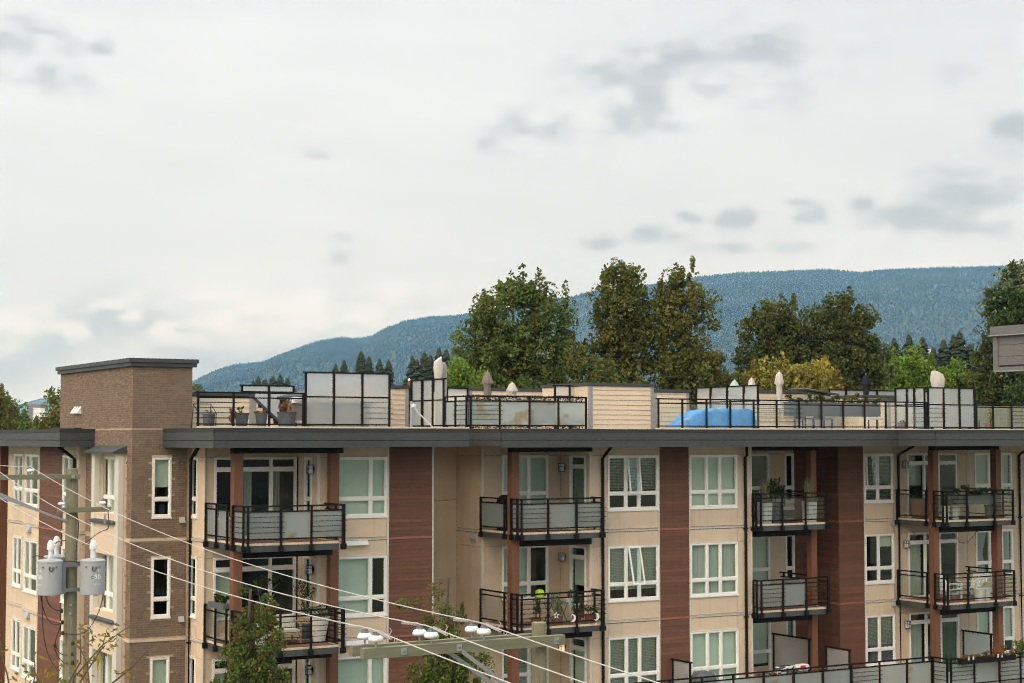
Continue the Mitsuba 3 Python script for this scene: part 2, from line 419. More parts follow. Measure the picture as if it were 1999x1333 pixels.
def door_unit(fr, u0, u1, zf, ztop, lights, cover='dark', name='balcony_door', transom=True, side=None):
    """A glazed door set: white frame, a row of low transom lights over tall lights. side: (light index, sill height) for a light that stops above the floor."""
    D = numbered(B + '__' + name); mb = MB(); d0, d1 = -.08, .03; fw = .07
    zt = ztop - .36 if transom else ztop - fw
    fbox(mb, fr, u0, u0 + fw, d0, d1, zf, ztop); fbox(mb, fr, u1 - fw, u1, d0, d1, zf, ztop)
    fbox(mb, fr, u0 + fw, u1 - fw, d0, d1, ztop - fw, ztop); fbox(mb, fr, u0 + fw, u1 - fw, d0, d1 - .004, zf, zf + .10)
    if transom:
        fbox(mb, fr, u0 + fw, u1 - fw, d0, d1 - .002, zt - .07, zt + .07)
    us = [u0 + fw] + [x for u in lights for x in (u - .05, u + .05)] + [u1 - fw]
    for u in lights:
        fbox(mb, fr, u - .05, u + .05, d0 + .01, d1 - .008, zf + .1, zt - .07)
        if transom:
            fbox(mb, fr, u - .04, u + .04, d0 + .01, d1 - .008, zt + .07, ztop - fw)
    low = zf + .10
    for i in range(len(us) // 2):
        a, b = us[2 * i], us[2 * i + 1]; l = low
        if side and side[0] == i:
            l = side[1]
            fbox(mb, fr, a, b, d0, d1 - .006, l - .08, l)
            put('wall_panel', fbox(MB(), fr, a, b, -.09, -.01, zf + .1, l - .08), 'beige_shade_panel', B)
        put('pane', fbox_sheet(fr, a, b, l, zt - .07, -.03), 'window_glass', D)
        if transom:
            put('pane', fbox_sheet(fr, a, b, zt + .07, ztop - fw, -.03), 'window_glass', D)
    put('frame', mb, 'white_vinyl', D)
    d = -.16
    for i, c in enumerate(cover.split('|')):
        a, b = us[2 * i] - .02, us[2 * i + 1] + .02; h = zt - .07 - low
        if c.startswith('roller'):
            t = float(c.split(':')[1]); put('roller_blind', fbox(MB(), fr, a, b, d - .004, d, zt - .07 - h * t, zt - .06), 'roller_blind', D)
        if c.startswith('slats'):
            t = float(c.split(':')[1]); put('venetian_blind', blind_slats(fr, a, b, zt - .07 - h * t, zt - .06, d), 'slat_blind', D)
        if c == 'curtain':
            put('curtain', drape(fr, a, a + (b - a) * .5, low, zt - .06, d - .1), 'curtain', D)
        if c == 'sheer':
            put('curtain', drape(fr, a, b, low, zt - .06, d - .04), 'curtain', D)
        if c == 'green':
            put('curtain', drape(fr, a, b, low, zt - .06, d, fold=.2), 'green_curtain', D)
    return D


# main wall plane, left to right
F0, F9 = ('F', 0.), ('F', .93)
strip(F0, 20.6, 21.17)
window_strip(F0, 21.17, 22.86)
for f, c in ((4, 'roller'), (3, 'rollers:1,.0'), (2, 'roller')):
    window(F0, [21.17, 22.32, 22.86], HEAD[f] - 1.77, HEAD[f], HEAD[f] - 1.24, c)
trim(F0, 22.865, 22.93)
planks(F0, 22.93, 24.40)
trim(F0, 24.40, 24.45)
strip(F0, 30.17, 30.86); trim(F0, 30.168, 30.215)
window_strip(F0, 30.86, 32.87)
for f, c in ((4, 'slatsdark:.64'), (3, 'slats:.82'), (2, 'slats')):
    window(F0, [30.86, 31.58, 32.10, 32.87], HEAD[f] - 1.77, HEAD[f], HEAD[f] - 1.24, c)
open_sash(F0, 31.60, 32.08, 10.19, 11.40, .16); open_sash(F0, 31.62, 32.10, 7.24, 8.45, .30); open_sash(F9, 42.79, 43.37, 10.22, 11.39, .05)
trim(F0, 32.875, 32.92); planks(F0, 32.92, 34.12); trim(F0, 34.12, 34.165)
window_strip(F0, 34.165, 36.16)
for f, c in ((4, 'roller'), (3, 'curtain'), (2, 'roller')):
    window(F0, [34.165, 34.87, 35.43, 36.16], HEAD[f] - 1.77, HEAD[f], HEAD[f] - 1.24, c)
strip(F0, 36.16, 36.79); trim(F0, 36.745, 36.792)
# right hand bay
planks(F9, 41.50, 42.69); trim(F9, 42.69, 42.74)
window_strip(F9, 42.74, 44.15)
for f, c in ((4, 'slatsdark'), (3, 'rollers:0,.25'), (2, 'slatsover:.62')):
    window(F9, [42.74, 43.40, 44.15], HEAD[f] - 1.77, HEAD[f], HEAD[f] - 1.24, c)
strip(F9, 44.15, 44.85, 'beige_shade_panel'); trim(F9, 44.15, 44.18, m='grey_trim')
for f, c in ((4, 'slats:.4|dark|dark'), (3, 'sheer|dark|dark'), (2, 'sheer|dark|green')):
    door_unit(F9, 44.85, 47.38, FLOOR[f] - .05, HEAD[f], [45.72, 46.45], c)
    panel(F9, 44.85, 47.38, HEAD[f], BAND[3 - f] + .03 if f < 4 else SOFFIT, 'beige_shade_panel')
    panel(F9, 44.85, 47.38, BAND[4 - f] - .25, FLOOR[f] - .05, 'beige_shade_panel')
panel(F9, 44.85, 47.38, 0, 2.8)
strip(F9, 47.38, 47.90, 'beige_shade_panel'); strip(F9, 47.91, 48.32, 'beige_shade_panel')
window_strip(F9, 48.32, 50.30)
for f, c in ((4, 'roller'), (3, 'parted'), (2, 'rollers:1,0,.7')):
    window(F9, [48.32, 49.07, 49.72, 50.30] if f == 2 else [48.32, 49.07, 49.72, 50.30], HEAD[f] - 1.77, HEAD[f], HEAD[f] - 1.24, c)
strip(F9, 50.30, 52.0)
strip(F9, 52.0, 58.0)
# first balcony bay
N1, R1, S1 = ('F', 1.47), ('L', 17.64), ('L', 20.60)
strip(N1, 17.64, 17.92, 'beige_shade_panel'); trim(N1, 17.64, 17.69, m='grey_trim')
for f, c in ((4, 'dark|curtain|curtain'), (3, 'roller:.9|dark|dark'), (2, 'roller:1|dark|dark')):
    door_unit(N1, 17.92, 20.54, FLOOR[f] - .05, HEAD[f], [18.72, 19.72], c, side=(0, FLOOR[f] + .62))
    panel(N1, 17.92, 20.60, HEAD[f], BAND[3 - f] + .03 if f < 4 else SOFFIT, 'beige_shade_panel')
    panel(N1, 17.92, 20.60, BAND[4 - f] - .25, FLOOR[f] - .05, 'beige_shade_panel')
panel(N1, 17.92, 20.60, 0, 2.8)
for fr, a, b, c, d_ in ((R1, 1.47, 2.10, 2.64, 2.69), (S1, .004, .44, .98, 1.47)):
    strip(fr, a, b); strip(fr, c, d_); window_strip(fr, b, c)
    for f in (4, 3, 2):
        window(fr, [b, c], HEAD[f] - 1.77, HEAD[f], HEAD[f] - 1.24, 'roller' if fr is S1 else 'dark')
trim(S1, 0., .06); trim(F0, 20.6, 20.66)
# recess beside the stair, and the second balcony bay
R3, R2, N2, S2 = ('F', 3.5), ('L', 27.18), ('F', 1.80), ('L', 30.17)
for a, b in ((24.43, 25.95), (25.95, 27.18)):
    for z0, z1 in ((0, 5.05), (5.05, 7.40), (7.40, 9.95), (9.95, SOFFIT)):
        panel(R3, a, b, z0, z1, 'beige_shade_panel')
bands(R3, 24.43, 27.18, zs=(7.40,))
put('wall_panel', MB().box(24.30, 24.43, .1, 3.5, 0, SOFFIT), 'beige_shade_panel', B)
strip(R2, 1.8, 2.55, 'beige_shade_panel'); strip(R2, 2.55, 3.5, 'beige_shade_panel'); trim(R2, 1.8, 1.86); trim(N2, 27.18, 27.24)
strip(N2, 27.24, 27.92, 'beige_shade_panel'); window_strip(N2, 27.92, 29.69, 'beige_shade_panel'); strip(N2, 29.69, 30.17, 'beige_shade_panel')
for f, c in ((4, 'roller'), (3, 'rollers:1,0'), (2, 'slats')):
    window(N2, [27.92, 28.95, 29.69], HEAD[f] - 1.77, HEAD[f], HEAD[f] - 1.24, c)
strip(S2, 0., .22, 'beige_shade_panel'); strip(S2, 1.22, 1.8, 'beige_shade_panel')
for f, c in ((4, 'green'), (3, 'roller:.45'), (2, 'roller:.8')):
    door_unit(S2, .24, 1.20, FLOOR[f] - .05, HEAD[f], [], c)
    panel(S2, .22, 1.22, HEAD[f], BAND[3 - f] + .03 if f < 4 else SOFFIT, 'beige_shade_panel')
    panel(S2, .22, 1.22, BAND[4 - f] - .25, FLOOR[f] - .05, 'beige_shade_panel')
trim(S2, 0, .05)
# third balcony bay: a deep niche
N3, K = ('F', 2.6), ('L', 41.50)
put('wall_panel', MB().box(36.66, 36.79, .1, 2.6, 0, SOFFIT), 'beige_shade_panel', B)
strip(N3, 36.79, 38.70, 'beige_shade_panel'); window_strip(N3, 38.70, 39.67, 'beige_shade_panel'); strip(N3, 39.67, 40.40, 'beige_shade_panel'); window_strip(N3, 40.40, 40.82, 'beige_shade_panel')
for f, c in ((4, 'dark'), (3, 'roller'), (2, 'roller:.75')):
    window(N3, [38.70, 39.67], HEAD[f] - 1.77 - (.5 if f == 2 else 0), HEAD[f], HEAD[f] - 1.24, c)
    window(N3, [40.40, 40.82], HEAD[f] - 1.77, HEAD[f], HEAD[f] - 1.24, 'slats' if f == 2 else 'dark')
planks(N3, 40.83, 41.49)
planks(K, .94, 2.59)

# rooms behind the glass: floors, a back wall and party walls, so that windows look into dim depth
plan = [(15.9, 2.8), (17.7, 2.8), (17.75, 1.6), (20.7, 1.6), (20.7, .12), (24.3, .12), (24.3, 3.6), (27.28, 3.6), (27.28, 1.92), (30.27, 1.92), (30.27, .12), (36.66, .12), (36.66, 2.7), (41.6, 2.7), (41.6, 1.05), (57.9, 1.05), (57.9, 16.9), (15.9, 16.9)]
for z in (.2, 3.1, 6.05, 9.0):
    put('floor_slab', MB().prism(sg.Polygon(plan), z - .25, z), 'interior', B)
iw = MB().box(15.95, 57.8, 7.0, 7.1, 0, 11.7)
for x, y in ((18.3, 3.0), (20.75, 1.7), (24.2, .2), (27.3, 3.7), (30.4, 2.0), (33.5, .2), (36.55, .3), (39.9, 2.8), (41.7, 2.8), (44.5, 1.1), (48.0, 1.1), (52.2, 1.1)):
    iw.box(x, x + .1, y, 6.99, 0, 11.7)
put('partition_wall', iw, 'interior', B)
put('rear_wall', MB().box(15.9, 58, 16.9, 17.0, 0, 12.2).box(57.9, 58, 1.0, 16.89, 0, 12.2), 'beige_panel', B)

# ---------------------------------------------------------------- the brick stair tower
def brick_wall(fr, u0, u1, z0, z1, holes, mb, h=.068, w=.205):
    k, c = fr
    for r in range(int((z1 - z0) / h)):
        z = z1 - (r + 1) * h; off = 0. if r % 7 else w / 2
        for i in range(-1, int((u1 - u0) / w) + 1):
            a, b = max(u0, u0 + i * w + off), min(u1, u0 + (i + 1) * w + off)
            if b - a < .03 or any(a < q[1] and b > q[0] and z < q[3] and z + h > q[2] for q in holes):
                continue
            q = .004 * RNG.random(); t = RNG.random()
            col = np.array([.165, .118, .086]) * (.80 + .38 * t) + np.array([.02, .012, .008]) * RNG.random()
            a, b, e, t0 = a + .0045, b - .0045, z + .005, z + h - .004
            v = [(u, c - d, zz) if k == 'F' else (c - d, u, zz) for d in (-.004, .006 + q) for u in (a, b) for zz in (e, t0)]
            mb.add(v, [(4, 6, 7, 5), (0, 4, 5, 1), (2, 3, 7, 6), (1, 5, 7, 3), (0, 2, 6, 4)], col)


TX, TY = 15.81, 2.69
TF, TL = ('F', TY), ('L', TX)
TOP = 14.13
bk = MB()
wins = [(16.45, 17.03, HEAD[f] - 1.83, HEAD[f] + .02) for f in (4, 3, 2)]
bandholes = [(0, 99, z - .045, z + .035) for z in BAND]
brick_wall(TF, TX, 17.66, 12.25, TOP, [], bk)
brick_wall(TF, TX, 17.52, 4.2, 12.25, wins + bandholes, bk)
brick_wall(TL, TY, 10.31, 12.25, TOP, [], bk)
brick_wall(TL, TY, 7.42, 4.2, 12.25, [(3.23, 5.92, 0, 11.62)] + bandholes, bk)
TWR = B + '__stair_tower'
COUNT[TWR] = 1
labels[TWR] = {'label': 'brown brick stair tower with a dark flat cap'}
put('brick', bk, 'vertex_paint', TWR, kind='stuff')
mo = MB()
for a, b in ((TX, 16.45), (17.03, 17.655)):
    fbox(mo, TF, a, b, -.2, 0, 0, 12.2)
for z0, z1 in ((0, 3.7), (5.55, 6.65), (8.50, 9.60), (11.45, 12.2)):
    fbox(mo, TF, 16.45, 17.03, -.2, 0, z0, z1)
fbox(mo, TF, TX, 17.655, -.2, 0, 12.2, TOP)
mo.box(TX, TX + .2, TY + .2, 3.55, 0, 11.7).box(TX, TX + .2, 5.8, 10.3, 0, 11.7).box(TX, TX + .2, TY + .2, 10.3, 11.7, TOP).box(17.45, 17.655, TY + .2, 10.3, 11.9, TOP).box(TX, 17.655, 10.1, 10.3, 11.9, TOP)
put('mortar', mo, 'mortar', TWR)
for z in BAND[:2]:
    put('floor_band', fbox(fbox(MB(), TF, TX - .02, 17.52, 0, .03, z - .035, z + .03), TL, TY, 3.23, 0, .03, z - .035, z + .03), 'beige_trim', TWR)
put('roof_cap', MB().box(TX - .10, 17.76, TY - .10, 10.4, TOP, TOP + .11).box(TX - .15, 17.81, TY - .15, 10.45, TOP + .115, TOP + .235), 'fascia_metal', TWR)
for f, c in ((4, 'rollers:.50'), (3, 'dark'), (2, 'roller')):
    window(TF, [16.45, 17.03], HEAD[f] - 1.77, HEAD[f], HEAD[f] - 1.24, c)
# three small hooded vents on the tower's left face
for y in (8.52, 8.22, 7.92):
    v = MB().add([(TX - .02, y - .09, 13.02), (TX - .02, y + .09, 13.02), (TX - .17, y + .09, 12.80), (TX - .17, y - .09, 12.80), (TX - .02, y - .09, 12.78), (TX - .02, y + .09, 12.78)],
                 [(0, 1, 2, 3), (0, 3, 4, 4), (1, 5, 2, 2), (3, 2, 5, 4)])
    put('vent_hood', v, 'white_paint', TWR)
# projecting window box on the tower's left face
bx0, by0, by1 = 15.60, 3.23, 5.92
put('window_box', MB().box(bx0, TX, by0, by0 + .12, 0, 11.6), 'beige_panel', TWR)
for y0, y1 in ((by0, by0 + .34), (by1 - .30, by1)):
    put('window_box_trim', MB().box(bx0 - .02, bx0 + .14, y0 - .02, y1, 0, 11.6), 'pale_trim', TWR)
for f in (4, 3, 2):
    z0 = HEAD[f] - 1.85
    put('window_box', MB().box(bx0, TX + .02, by0 + .26, by1 - .18, HEAD[f] + (.02 if f < 4 else .10), BAND[3 - f] + .75 if f < 4 else 11.6), 'beige_panel', TWR)
    put('window_box_sill', MB().add([(bx0 - .10, by0 + .2, z0 - .10), (bx0 - .10, by1 - .12, z0 - .10), (TX + .06, by1 - .12, z0 + .12), (TX + .06, by0 + .2, z0 + .12), (bx0 - .10, by0 + .2, z0 - .16), (bx0 - .10, by1 - .12, z0 - .16)],
                                    [(0, 1, 2, 3), (0, 4, 5, 1)]), 'fascia_metal', TWR)
    window(('L', TX + .09), [4.45, 5.12, 5.76], HEAD[f] - 1.77, HEAD[f], HEAD[f] - 1.24, 'roller', sill=False)
    put('window_box', MB().box(TX + .06, TX + .16, 3.5, 4.45, HEAD[f] - 1.9, HEAD[f] + .1).box(TX + .06, TX + .16, 5.76, 5.9, HEAD[f] - 1.9, HEAD[f] + .1).box(TX + .06, TX + .16, 4.45, 5.76, HEAD[f], HEAD[f] + .1).box(TX + .06, TX + .16, 4.45, 5.76, HEAD[f] - 1.9, HEAD[f] - 1.77).box(TX - .1, TX + .06, by1 - .3, by1 - .26, HEAD[f] - 1.9, HEAD[f] + .1), 'beige_panel', TWR)
put('window_box_roof', MB().add([(bx0 - .22, by0 - .12, 11.60), (bx0 - .22, by1 + .12, 11.60), (TX, by1 + .12, 11.78), (TX, by0 - .12, 11.78), (bx0 - .22, by0 - .12, 11.54), (bx0 - .22, by1 + .12, 11.54), (TX, by0 - .12, 11.54), (TX, by1 + .12, 11.54)],
                                [(0, 1, 2, 3), (0, 4, 5, 1), (0, 3, 6, 4), (4, 6, 7, 5)]), 'fascia_metal', TWR)

# ---------------------------------------------------------------- the left wing
WF, WL, WA = ('F', 7.26), ('L', 15.58), ('L', 15.80)
strip(WF, 15.58, 15.81, 'beige_shade_panel')
trim(WL, 7.26, 7.44, d=.02)
strip(WL, 7.44, 7.65); window_strip(WL, 7.65, 9.05)
planks(WL, 9.12, 11.86)
strip(WL, 11.86, 11.99); window_strip(WL, 11.99, 13.72); strip(WL, 13.72, 13.93)
strip(WA, 13.93, 14.92); window_strip(WA, 14.92, 16.14); strip(WA, 16.14, 16.95)
for f in (4, 3, 2):
    z = HEAD[f]
    window(WL, [7.65, 8.35, 9.05], z - 1.77, z, z - 1.24, 'dark'); window(WL, [11.99, 12.98, 13.72], z - 1.77, z, z - 1.24, 'slatsdark:.4' if f == 2 else 'dark'); window(WA, [14.92, 15.56, 16.14], z - 1.77, z, z - 1.24, 'dark')
put('wall_panel', MB().box(15.80, 18.2, 16.95, 17.05, 0, SOFFIT), 'beige_shade_panel', B)
planks(('L', 17.9), 17.1, 24.0)
put('brown_post', MB().box(15.70, 15.98, 17.75, 18.05, 0, SOFFIT), 'brown_post', B)
for z in (.2, 3.1, 6.05, 9.0):
    put('floor_slab', MB().box(16.1, 17.85, 7.6, 16.9, z - .25, z), 'interior', B)
put('partition_wall', MB().box(17.9, 18.0, 7.5, 27, 0, 11.7).box(16.1, 17.85, 11.0, 11.1, 0, 11.7), 'interior', B)

# ---------------------------------------------------------------- roof, soffit and fascia
roof = sg.Polygon([(16.80, 2.70), (16.80, -1.52), (24.82, -1.52), (24.82, 2.3), (25.96, 2.3), (25.96, -1.52), (42.12, -1.52), (42.12, -3.33), (58.5, -3.33), (58.5, 17.2), (18.0, 17.2), (18.0, 28), (14.75, 28), (14.75, 6.40), (15.9, 6.40), (15.9, 2.70)])
put('roof', MB().prism(roof, 12.10, 12.26), 'roof_membrane', B)
put('soffit', MB().prism(roof.buffer(-.02), 11.79, 11.815), 'soffit', B)


def fascia(p, q, joints, drop=0.):
    p, q = np.array(p, float), np.array(q, float); L = np.linalg.norm(q - p); e = (q - p) / L
    cuts = [0.] + [j * L for j in joints] + [L]
    for row, (z0, z1, o) in enumerate(((11.725 + drop, 11.93, .0), (11.945, 12.165, .008))):
        for a, b in zip(cuts, cuts[1:]):
            put('fascia_board', MB().seg(p + e * (a + .002), p + e * (b - .002), -.04, .02 + o, z0, z1), 'fascia_metal', B)
    put('roof_edge', MB().seg(p - e * .02, q + e * .02, -.10, .035, 12.168, 12.285), 'fascia_cap', B)


fascia((16.78, 2.69), (16.78, -1.54), [.5])
fascia((16.80, -1.54), (21.9, -1.54), [.38], 0); fascia((21.9, -1.54), (24.84, -1.54), [], .018)
fascia((25.95, 2.3), (25.95, -1.54), [.5], .03)
fascia((25.97, -1.54), (42.1, -1.54), [.18, .42, .66, .87], -.01)
fascia((42.1, -1.56), (42.1, -3.35), [], 0); fascia((42.12, -3.35), (58.5, -3.35), [.11, .3, .6])
fascia((14.73, 28), (14.73, 6.38), [.2, .5, .8]); fascia((14.75, 6.38), (15.81, 6.38), [])
put('roof_edge', MB().box(15.3, 15.55, 6.9, 9.8, 12.29, 12.33), 'fascia_cap', B)


# downpipes with their offset under the soffit
def downpipe(x, y, out, r=.05, top=11.72, d=(0, -1)):
    dx, dy = d
    put('downpipe', MB().tube([(x + dx * out, y + dy * out, top + .06), (x + dx * out, y + dy * out, top - .02), (x + dx * out * .8, y + dy * out * .8, top - .08), (x + dx * .1, y + dy * .1, top - .30), (x, y, top - .38), (x, y, 0.1)], r, 8), 'black_metal', B, smooth=40)
    for z in (8.9, 5.9):
        put('pipe_bracket', MB().box(x - .07, x + .07, y - .06, y + .06, z, z + .04), 'black_metal', B)


downpipe(17.585, 2.55, .6); downpipe(30.62, -.07, .5); downpipe(36.47, -.07, .1); downpipe(44.36, .86, .8); downpipe(50.66, .86, .9); downpipe(15.50, 7.52, .5, d=(-1, 0))

# exhaust vents: sloped metal hoods on the wall
def vent(fr, u, z, w=.17, h=.17, dd=.10, m='vent_metal'):
    mb = fbox(MB(), fr, u - w / 2, u + w / 2, 0, dd * .4, z - h / 2, z + h / 2); k, c = fr
    P = [(u - w / 2, dd * .4, z + h / 2), (u + w / 2, dd * .4, z + h / 2), (u + w / 2, dd, z - h / 2), (u - w / 2, dd, z - h / 2), (u - w / 2, dd * .4, z - h / 2), (u + w / 2, dd * .4, z - h / 2)]
    mb.add([(a, c - d, e) if k == 'F' else (c - d, a, e) for a, d, e in P], [(0, 1, 2, 3), (0, 3, 4, 4), (1, 5, 2, 2)])
    put('vent_hood', mb, m, B)


for z in (9.66, 6.72):
    vent(TF, 17.37, z - .10)
vent(F0, 21.85, 8.88, .72, .13, .14, 'white_paint'); vent(F0, 21.85, 5.93, .72, .13, .14, 'white_paint')
vent(R2, 2.35, 8.83, .3, .2)
for z in (8.86, 5.91):
    vent(F9, 44.05, z)
    vent(WL, 13.1, z, .5, .18, .14)


# ---------------------------------------------------------------- wall lamps
def lamp(fr, u, z, lit=False):
    L = numbered(B + '__wall_lamp'); mb = MB()
    fbox(mb, fr, u - .05, u + .05, 0, .05, z - .05, z + .08)
    for a in (u - .085, u - .007, u + .071):
        for d in (.05, .19):
            fbox(mb, fr, a, a + .014, d, d + .014, z - .13, z + .13)
    for zz in (-.135, .03, .125):
        fbox(mb, fr, u - .087, u + .087, .048, .206, z + zz, z + zz + .014)
    put('lamp_cage', mb, 'black_metal', L)
    g = fbox(MB(), fr, u - .066, u + .066, .066, .188, z - .118, z + .118)
    if lit:
        put('lamp_glass', g, 'white_paint', L, emitter={'type': 'area', 'radiance': rgb(.30, .185, .10)})
    else:
        put('lamp_glass', g, 'porcelain', L)


for f in (4, 3, 2):
    z = FLOOR[f] + 2.02
    lamp(S1, .31, z); lamp(S2, 1.52, z - .04, f == 2); lamp(F9, 44.68, z - .05)

# ---------------------------------------------------------------- railings
def railing(parent, p, q, z, posts, panels, h=1.06, low=-.20, mid=None, foot=True):
    """A black metal railing from plan point p to q (its outer side on the right), posts at those fractions; panels, one code per bay:
    F frosted, S stained, W white screen, C clear, N no glass; b adds four bars."""
    p, q = np.array(p, float), np.array(q, float); L = np.linalg.norm(q - p); e = (q - p) / L
    at = lambda t: p + e * t
    ts = [t * L for t in posts]
    put('top_rail', MB().seg(at(-.03), at(L + .03), -.035, .045, z + h - .045, z + h), 'black_metal', parent)
    if mid is None:
        put('second_rail', MB().seg(at(0), at(L), -.015, .03, z + h - .19, z + h - .15), 'black_metal', parent)
        gt = z + h - .19
    else:
        put('second_rail', MB().seg(at(0), at(L), -.015, .03, z + mid, z + mid + .04), 'black_metal', parent)
        gt = z + h - .045
    put('bottom_rail', MB().seg(at(0), at(L), -.015, .03, z + .10, z + .14), 'black_metal', parent)
    for t in ts:
        a = min(max(t - .028, 0), L - .056)
        mb = MB().seg(at(a), at(a + .056), .03, .085, z + low, z + h - .004)
        if foot:
            mb.seg(at(a - .035), at(a + .091), .02, .11, z + low - .03, z + low + .13)
        put('post', mb, 'black_metal', parent)
    for (a, b), c in zip(zip(ts, ts[1:]), panels):
        if b - a < .15:
            continue
        g = {'F': 'frosted_glass', 'S': 'stained_glass', 'W': 'screen_glass', 'C': 'clear_glass'}.get(c[0])
        if g:
            cuts = [z + .14, gt] if mid is None else [z + .14, z + mid, z + mid + .04, gt]
            for z0, z1 in zip(cuts[::2], cuts[1::2]):
                u, v = at(a + .03), at(b - .03)
                put('glass_panel', MB().add([(*u, z0), (*v, z0), (*v, z1), (*u, z1)], [(0, 1, 2, 3)]), g, parent)
        if 'b' in c:
            top = (gt if mid is None else z + mid)
            for i in range(4):
                zz = z + .14 + (top - z - .14) * (i + 1) / 5 + .02
                put('bar', MB().seg(at(a - .06), at(b + .09), .085, .105, zz - .009, zz + .009), 'black_metal', parent)


def balcony(k, xl, xr, yf, plan, left, front, right, label=None):
    """left, front, right: lists of (p, q, post fractions, panel codes)."""
    P = numbered(B + '__balcony'); z = FLOOR[k]
    if label:
        labels[P] = {'label': label}
    poly = sg.Polygon(plan)
    put('deck', MB().prism(poly.buffer(-.03, join_style=2), z - .06, z), 'deck_wood', P)
    for a, b in zip(plan, plan[1:]):
        if max(a[1], b[1]) > 3 or (a[0] == b[0] and a[1] < b[1] and abs(a[0] - xr) > .3):
            continue
        put('deck_edge', MB().seg(a, b, -.03, .004, z - .055, z + .012), 'deck_edge', P)
        put('slab_edge', MB().seg(a, b, -.05, -.006, z - .235, z - .058), 'slab_paint', P)
    put('slab_underside', MB().prism(poly.buffer(-.05, join_style=2), z - .215, z - .065), 'soffit', P)
    for p, q, t, c in left + front + right:
        railing(P, p, q, z, t, c)
    return P


LB = []
for f in (4, 3):
    z = FLOOR[f]
    balcony(f, 17.70, 20.60, -1.62, [(17.72, 1.46), (17.72, -1.60), (20.56, -1.60), (20.56, -.02)],
            [((17.70, 1.42), (17.70, -.38), [0, .5, 1], 'FF' if f == 4 else 'CC'), ((17.70, -.74), (17.70, -1.62), [0, 1], ['Fb'] if f == 4 else ['Nb'])],
            [((17.72, -1.62), (20.66, -1.62), [0.005, .345, .66, .995], ['Fb', 'S', 'Fb'] if f == 4 else ['Nb', 'Cb', 'Nb'])],
            [((20.66, -1.62), (20.66, -.40), [0, .5, 1], ['Fb', 'F'] if f == 4 else ['Nb', 'Nb'])],
            'balcony with stained frosted glass on the top floor beside the brick tower' if f == 4 else None)
    balcony(f, 27.11, 30.2, -.68, [(27.13, 1.79), (27.13, -.66), (30.12, -.66), (30.12, -.02)],
            [((27.11, 1.7), (27.11, .12), [0, 1], ['F'] if f == 4 else ['C']), ((27.11, -.25), (27.11, -.68), [0, 1], ['Fb'] if f == 4 else ['Nb'])],
            [((27.13, -.68), (30.2, -.68), [0, .325, .67, .98], ['Fb', 'F', 'Fb'] if f == 4 else ['Nb', 'C', 'Nb'])],
            [((30.2, -.68), (30.2, -.06), [0, .9], ['Fb'] if f == 4 else ['Nb'])])
    balcony(f, 36.85, 39.9, -.30, [(36.87, -.02), (36.87, -.28), (39.82, -.28), (39.82, 2.58)],
            [((36.85, -.03), (36.85, -.28), [0, .8], ['Cb'])],
            [((36.87, -.30), (39.9, -.30), [0, .32, .66, .985], ['Cb', 'C', 'Cb'] if f == 4 else ['Fb', 'F', 'Nb'])],
            [((39.9, -.30), (39.9, 2.3), [0, .25, .95], ['Nb', 'C'] if f == 4 else ['Nb', 'F'])])
    balcony(f, 44.29, 47.7, -1.54, [(44.31, .92), (44.31, -1.52), (47.62, -1.52), (47.62, .92)],
            [((44.29, .85), (44.29, -.70), [0, 1], ['C']), ((44.29, -1.04), (44.29, -1.54), [0, 1], ['Cb'])],
            [((44.31, -1.54), (47.7, -1.54), [0, .30, .71, .985], ['Cb', 'C', 'Cb'])],
            [((47.7, -1.54), (47.7, .80), [0, .22, .97], ['Cb', 'C'])])
# the walls' white sheet of the niche floor below, posts and beams
for x0, x1, y0, y1 in ((17.68, 17.95, -.76, -.48), (20.83, 21.10, -.40, -.14), (27.11, 27.39, -.21, .06), (39.6, 39.85, .2, .46), (44.29, 44.54, -1.0, -.74), (47.30, 47.56, -1.14, -.86)):
    put('brown_post', MB().box(x0, x1, y0, y1, 0, 11.56), 'brown_post', B)
    for z in (8.93, 5.98):
        put('post_joint', MB().box(x0 - .006, x1 + .006, y0 - .006, y1 + .006, z, z + .018), 'black_metal', B)
for x0, x1, y0, y1 in ((17.68, 21.10, -.68, -.43), (27.11, 30.14, -.20, .04), (36.82, 39.9, .20, .42), (44.30, 47.58, -1.05, -.75)):
    put('roof_beam', MB().box(x0, x1, y0, y1, 11.562, 11.785), 'black_metal', B)
    for z in (8.81, 5.86):
        put('balcony_beam', MB().box(x0 + .3, x1 - (.32 if x1 != 30.14 else .02), y0 + .02, y1 - .02, z - .22, z), 'black_metal', B)

# ---------------------------------------------------------------- terrace on the second floor, at the right
tz = FLOOR[2] + .02
TP = numbered(B + '__terrace')
put('deck', MB().prism(sg.Polygon([(30.2, -.05), (26, -.05), (26, -1.16), (43.95, -1.16), (43.95, -1.96), (56, -1.96), (56, .9), (41.4, .9), (41.4, 2.5), (36.85, 2.5), (36.85, -.05)]), tz - .25, tz), 'concrete', TP)
railing(TP, (26, -1.2), (43.93, -1.2), tz, [i / 14 for i in range(15)], ['F', 'F', 'F', 'F', 'F', 'F', 'F', 'F', 'S', 'S', 'F', 'Fb', 'F', 'S'])
railing(TP, (43.93, -1.2), (43.93, -2.0), tz, [0, .98], ['Fb'])
railing(TP, (43.95, -2.0), (54, -2.0), tz, [0, .115, .24, .345, .46, .58, .7, .82, .94], ['Sb', 'F', 'Fb', 'F', 'F', 'Fb', 'F', 'F'])
put('terrace_wall', MB().box(43.95, 56, -1.98, -1.9, 0, tz - .26).box(26, 43.95, -1.18, -1.1, 0, tz - .26), 'concrete', TP)


